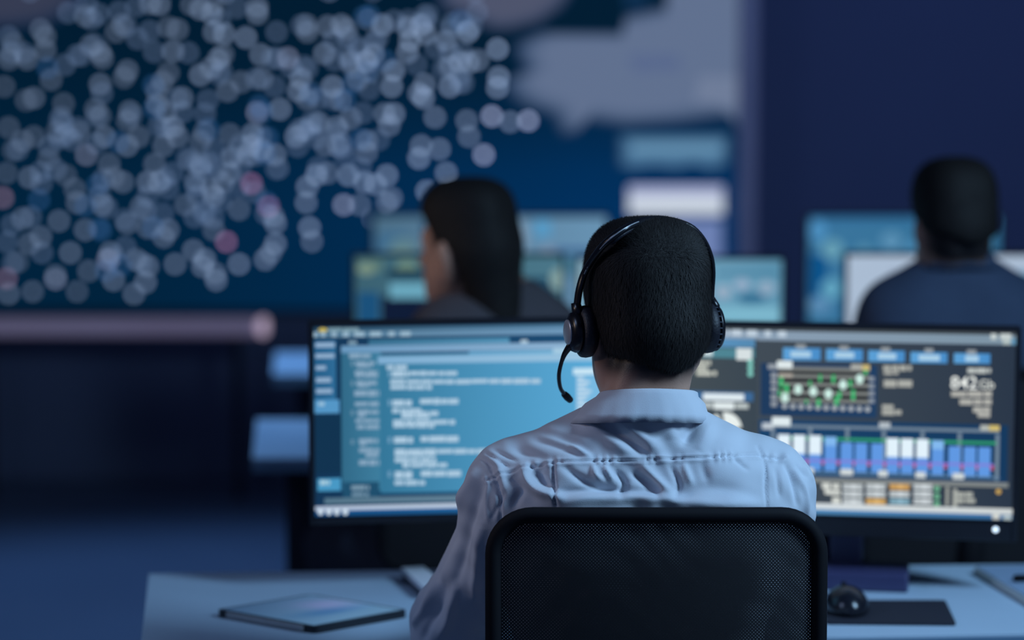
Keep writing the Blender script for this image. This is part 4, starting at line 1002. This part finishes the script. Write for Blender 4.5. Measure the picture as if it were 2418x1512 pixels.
def chair(cx, ytop, ztop, wd, zseat, label, detail=True, group=None):
    t = thing('office_chair', (cx, ytop + 0.18, 0), label, 'chair', group)
    zb_ = zseat + 0.09; hw = wd / 2; rad = 0.056
    def surf(x, z):   # back shell: wraps forward at the sides, leans back at the top
        q = (x / hw); return Vector((cx + x, ytop + 0.028 * q * q + 0.03 * ((ztop - z) / 0.45) ** 1.0 - 0.02 * math.sin(max(0, min(1, (ztop - z) / 0.5)) * math.pi), z))
    def outline(inset, n=10):
        w_, zt_, zl = hw - inset, ztop - inset, zb_ + inset; r_ = max(0.012, rad - inset * 0.6); pts = []
        for (sx, sz, a0) in ((1, 1, 0), (-1, 1, 90), (-1, -1, 180), (1, -1, 270)):
            cxx = sx * (w_ - r_); cz = (zt_ - r_) if sz > 0 else (zl + r_)
            for k in range(n + 1):
                a = R(a0 + 90 * k / n); pts.append((cxx + r_ * math.cos(a), cz + r_ * math.sin(a)))
        out = []
        for (a, b) in zip(pts, pts[1:] + pts[:1]):
            L = math.hypot(b[0] - a[0], b[1] - a[1]); m = max(1, int(L / 0.03))
            for k in range(m): out.append((a[0] + (b[0] - a[0]) * k / m, a[1] + (b[1] - a[1]) * k / m))
        return out
    ol = outline(0.009)
    zw = lambda x, z: z + 0.004 * math.cos(x / hw * 1.6) * (1 if z > ztop - 0.1 else 0)
    bm = bmesh.new(); add_tube(bm, [surf(x, zw(x, z)) for x, z in ol], 0.0105, 10, closed=True); from_bm('back_frame', bm, M_frame, t, True)
    # mesh panel
    nx, nz = 40, 40; bm = bmesh.new(); uvl = bm.loops.layers.uv.new('UVMap'); g = []
    il = outline(0.008)
    def half(z):   # half width of the rounded rectangle at height z
        w_, zt_, zl, r_ = hw - 0.008, ztop - 0.008, zb_ + 0.008, rad
        if z > zt_ - r_: q = z - (zt_ - r_); return w_ - r_ + math.sqrt(max(0, r_ * r_ - q * q))
        if z < zl + r_: q = zl + r_ - z; return w_ - r_ + math.sqrt(max(0, r_ * r_ - q * q))
        return w_
    for j in range(nz + 1):
        z = zb_ + 0.008 + (ztop - 0.008 - zb_ - 0.008) * j / nz; hwz = half(z)
        g.append([(bm.verts.new(surf(hwz * (2 * i / nx - 1), zw(hwz * (2 * i / nx - 1), z))), hwz * (2 * i / nx - 1), z) for i in range(nx + 1)])
    for j in range(nz):
        for i in range(nx):
            q = (g[j][i], g[j][i + 1], g[j + 1][i + 1], g[j + 1][i]); fc = bm.faces.new([v[0] for v in q])
            for lp, v in zip(fc.loops, q): lp[uvl].uv = (v[1], v[2])
    from_bm('mesh_back', bm, M_mesh if detail else M_seat, t, True)
    bm = bmesh.new(); add_box(bm, (cx, ytop + 0.055, ztop - 0.30), (0.30, 0.016, 0.12), bevel=0.007); from_bm('lumbar_pad', bm, M_seat, t, True)
    bm = bmesh.new(); add_tube(bm, [Vector((cx, ytop + 0.0, zb_ + 0.13)), Vector((cx, ytop + 0.01, zb_)), Vector((cx, ytop + 0.06, zseat - 0.05)), Vector((cx, ytop + 0.2, zseat - 0.07))], [0.022, 0.026, 0.028, 0.03], 12); from_bm('back_bracket', bm, M_frame, t, True)
    bm = bmesh.new(); add_box(bm, (cx, ytop + 0.28, zseat - 0.03), (0.48, 0.46, 0.07), bevel=0.03, seg=4); from_bm('seat', bm, M_seat, t, True)
    bm = bmesh.new(); add_tube(bm, [(cx, ytop + 0.27, zseat - 0.06), (cx, ytop + 0.27, 0.22), (cx, ytop + 0.27, 0.10)], [0.028, 0.028, 0.036], 14); from_bm('gas_column', bm, M_frame, t, True)
    for k in range(5):
        a = R(18 + 72 * k); dx, dy = math.cos(a), math.sin(a)
        bm = bmesh.new(); add_tube(bm, [(cx, ytop + 0.27, 0.12), (cx + dx * 0.29, ytop + 0.27 + dy * 0.29, 0.075)], [0.024, 0.016], 10); leg = from_bm('leg', bm, M_frame, t, True)
        bm = bmesh.new(); add_lathe(bm, [(0.012, -0.022), (0.029, -0.02), (0.029, 0.02), (0.012, 0.022)], Matrix.Translation((cx + dx * 0.29, ytop + 0.27 + dy * 0.29, 0.030)) @ Matrix.Rotation(a, 4, 'Z') @ Matrix.Rotation(R(90), 4, 'X'), 18); from_bm('caster', bm, M_frame, t, True)
    return t
ct = at(1552, 1206, 2.99); wl = at(1148, 1300, 3.0)[0]; wr_ = at(1954, 1300, 3.0)[0]
chair((wl + wr_) / 2, 2.985, ct[2], wr_ - wl, 0.50, 'black mesh-back office chair the shirted man sits in')
chair(h2[0] + 0.02, 4.60, 0.99, 0.44, 0.50, 'black office chair under the man in navy', False)
chair(h3[0] + 0.04, 4.58, 1.00, 0.42, 0.50, 'black office chair of the dark-haired person', False)

# ================================================================== SMALL THINGS ON THE DESK
def zpt(px, py, h=0.0): return on_z(px, py, DESK_Z + h)
# tablet
TH = 0.011
pts = [zpt(509, 1440, TH), zpt(742, 1481, TH), zpt(965, 1441, TH), zpt(735, 1403, TH)]
cen = sum(pts) / 4; tb = thing('tablet', (cen[0], cen[1], DESK_Z), 'tablet with painted screen reflection lying on the left of the desk', 'tablet')
M_tab = mat('black_tablet_case', (0.008, 0.010, 0.016), 0.35, noise=0.1)
def rounded(pts, r, n=4):
    out = []
    for i, p in enumerate(pts):
        p = np.array(p[:2]); a = np.array(pts[i - 1][:2]); b = np.array(pts[(i + 1) % len(pts)][:2])
        u = (a - p) / np.linalg.norm(a - p); v = (b - p) / np.linalg.norm(b - p)
        for k in range(n + 1):
            t = k / n; s_, e_ = p + u * r, p + v * r
            out.append(tuple((1 - t) ** 2 * s_ + 2 * t * (1 - t) * p + t * t * e_))
    return out
bm = bmesh.new(); add_prism(bm, rounded(pts, 0.012), DESK_Z, DESK_Z + TH); from_bm('case', bm, M_tab, tb)
inn = [cen + (p - cen) * 0.93 for p in pts]
px_t = Pix(); P2 = [(p[0], p[1]) for p in inn]
def lerp2(u, v): return tuple((np.array(P2[0]) * (1 - u) + np.array(P2[1]) * u) * (1 - v) + (np.array(P2[3]) * (1 - u) + np.array(P2[2]) * u) * v)
G = 10
def tcol(u, v):  # reflection tones and pinkish patch put into the emitted colours
    a = np.array([64, 98, 140.]); b = np.array([110, 160, 205.]); c = a + (b - a) * min(1, max(0, (u + v * 0.6) / 1.2))
    c = c + np.array([34, 8, 22]) * math.exp(-((u - 0.42) / 0.2) ** 2 - ((v - 0.75) / 0.25) ** 2) + np.array([-40, -30, -14]) * math.exp(-((u - 0.66) / 0.1) ** 2 - ((v - 0.55) / 0.35) ** 2)
    return tuple(c * 0.82)
for i in range(G):
    for j in range(G):
        q = [(i / G, j / G), ((i + 1) / G, j / G), ((i + 1) / G, (j + 1) / G), (i / G, (j + 1) / G)]
        px_t.poly([lerp2(*c) for c in q], [tcol(*c) for c in q]); px_t.n = 0
px_t.build('screen', Matrix.Translation((0, 0, DESK_Z + TH + 0.0006)), tb)
e0, e1 = pts[0] + (pts[1] - pts[0]) * 0.12, pts[0] + (pts[1] - pts[0]) * 0.9
nrm = np.array([(e1 - e0)[1], -(e1 - e0)[0], 0]); nrm /= np.linalg.norm(nrm)
M_met = mat('brushed_metal_strip', (0.45, 0.45, 0.46), 0.4, metal=0.7, noise=0.1)
bm = bmesh.new(); ang = math.atan2((e1 - e0)[1], (e1 - e0)[0]); L_ = np.linalg.norm(e1 - e0)
mid = (e0 + e1) / 2 + nrm * 0.0012
add_box(bm, (mid[0], mid[1], DESK_Z + 0.0066), (L_, 0.004, 0.0085), Matrix.Rotation(ang, 3, 'Z'), bevel=0.001, seg=1)
for k in range(40):
    p = e0 + (e1 - e0) * ((k + 0.5) / 40) + nrm * 0.003; add_box(bm, (p[0], p[1], DESK_Z + 0.003), (0.0016, 0.0016, 0.003), Matrix.Rotation(ang, 3, 'Z'))
from_bm('hinge_strip', bm, M_met, tb)['label'] = 'ridged grey metal strip along one edge'
# booklet by the elbow
M_paper = mat('white_paper', (0.74, 0.74, 0.80), 0.7, noise=0.03)
M_cover = mat('dark_booklet_cover', (0.03, 0.035, 0.06), 0.5, noise=0.1)
q = [zpt(948, 1340, .02), zpt(1000, 1388, .02), zpt(1052, 1384, .02), zpt(1000, 1337, .02)]
cb = sum(q) / 4; bk = thing('booklet', (cb[0], cb[1], DESK_Z), 'thin white booklet beside the shirted man\'s left elbow', 'booklet')
bm = bmesh.new(); add_prism(bm, [tuple(p[:2]) for p in q], DESK_Z + 0.011, DESK_Z + 0.02); from_bm('pages', bm, M_paper, bk)
bm = bmesh.new(); add_prism(bm, [tuple((cb + (p - cb) * 0.96)[:2]) for p in q], DESK_Z, DESK_Z + 0.011); from_bm('cover', bm, M_cover, bk)
# mouse pad + mouse
M_pad = mat('black_mouse_pad_cloth', (0.012, 0.014, 0.028), 0.8, noise=0.15, nscale=100)
q = [zpt(1952, 1470, .004), zpt(2258, 1473, .004), zpt(2232, 1417, .004), zpt(1946, 1417, .004)]
mp = thing('mouse_pad', tuple(np.append((sum(q) / 4)[:2], DESK_Z)), 'black rectangular mouse pad on the right of the desk', 'mouse pad')
bm = bmesh.new(); add_prism(bm, rounded(q, 0.008), DESK_Z, DESK_Z + 0.004); from_bm('pad', bm, M_pad, mp)
M_mouse = mat('glossy_black_mouse', (0.012, 0.013, 0.02), 0.22, noise=0.1)
mc = zpt(1998, 1440, 0.004); mo = thing('computer_mouse', (mc[0], mc[1], DESK_Z + 0.004), 'black computer mouse with glossy highlight beside the chair', 'mouse')
f = Field(axis(mc[0] - 0.06, mc[0] + 0.06, 0.0025), axis(mc[1] - 0.09, mc[1] + 0.09, 0.0025), axis(DESK_Z, DESK_Z + 0.06, 0.0025))
f.ell((mc[0], mc[1], DESK_Z + 0.008), (0.032, 0.056, 0.030), 0.01); f.ell((mc[0], mc[1] - 0.012, DESK_Z + 0.012), (0.028, 0.04, 0.029), 0.015)
f.F = np.maximum(f.F, (DESK_Z + 0.005) - f.zs[None, None, :])
V, Q = f.nets(); link('shell', np_mesh('shell', relax(V, Q, 2), Q), M_mouse, mo, True)
bm = bmesh.new(); add_lathe(bm, [(0.004, -0.004), (0.009, -0.003), (0.009, 0.003), (0.004, 0.004)], Matrix.Translation((mc[0], mc[1] + 0.03, DESK_Z + 0.032)) @ Matrix.Rotation(R(90), 4, 'Y'), 20); from_bm('scroll_wheel', bm, M_frame, mo)
bm = bmesh.new(); add_tube(bm, spline([(mc[0], mc[1] + 0.054, DESK_Z + 0.013), (mc[0] - 0.01, mc[1] + 0.09, DESK_Z + 0.006), (mc[0] - 0.06, mc[1] + 0.13, DESK_Z + 0.005), (mc[0] - 0.12, mc[1] + 0.2, DESK_Z + 0.005)], 6), 0.002, 8); from_bm('cable', bm, M_frame, mo)
# binder at the right edge of the desk
hb = 0.014
q = [zpt(2300, 1337, hb), zpt(2440, 1420, hb), zpt(2640, 1405, hb), zpt(2470, 1332, hb)]
cb = sum(q) / 4; nb_ = thing('notebook', (cb[0], cb[1], DESK_Z), 'pale notebook with white edge at the far right of the desk', 'notebook')
M_ncov = mat('blue_grey_notebook_cover', (0.30, 0.40, 0.56), 0.5, noise=0.05)
bm = bmesh.new(); add_prism(bm, [tuple(p[:2]) for p in q], DESK_Z, DESK_Z + hb - 0.002); from_bm('pages', bm, mat('cream_paper', (0.80, 0.78, 0.72), 0.7, noise=0.03), nb_)
inq = [cb + (p - cb) * np.array([0.97, 0.97, 1]) for p in q]
bm = bmesh.new(); add_prism(bm, [tuple(p[:2]) for p in inq], DESK_Z + hb - 0.002, DESK_Z + hb); from_bm('cover', bm, M_ncov, nb_)
pc = zpt(2398, 1366, hb + 0.006)
pn = thing('pen', (pc[0], pc[1], DESK_Z + hb), 'dark pen lying on the pale notebook', 'pen')
bm = bmesh.new(); add_tube(bm, [(pc[0] - 0.004, pc[1] + 0.0, DESK_Z + hb + 0.006), (pc[0], pc[1], DESK_Z + hb + 0.006), (pc[0] + 0.12, pc[1] + 0.01, DESK_Z + hb + 0.006)], [0.003, 0.006, 0.006], 12); from_bm('barrel', bm, M_frame, pn, True)
bm = bmesh.new(); add_tube(bm, [(pc[0] + 0.12, pc[1] + 0.01, DESK_Z + hb + 0.006), (pc[0] + 0.135, pc[1] + 0.011, DESK_Z + hb + 0.006)], [0.0055, 0.004], 12); from_bm('cap', bm, M_met, pn, True)
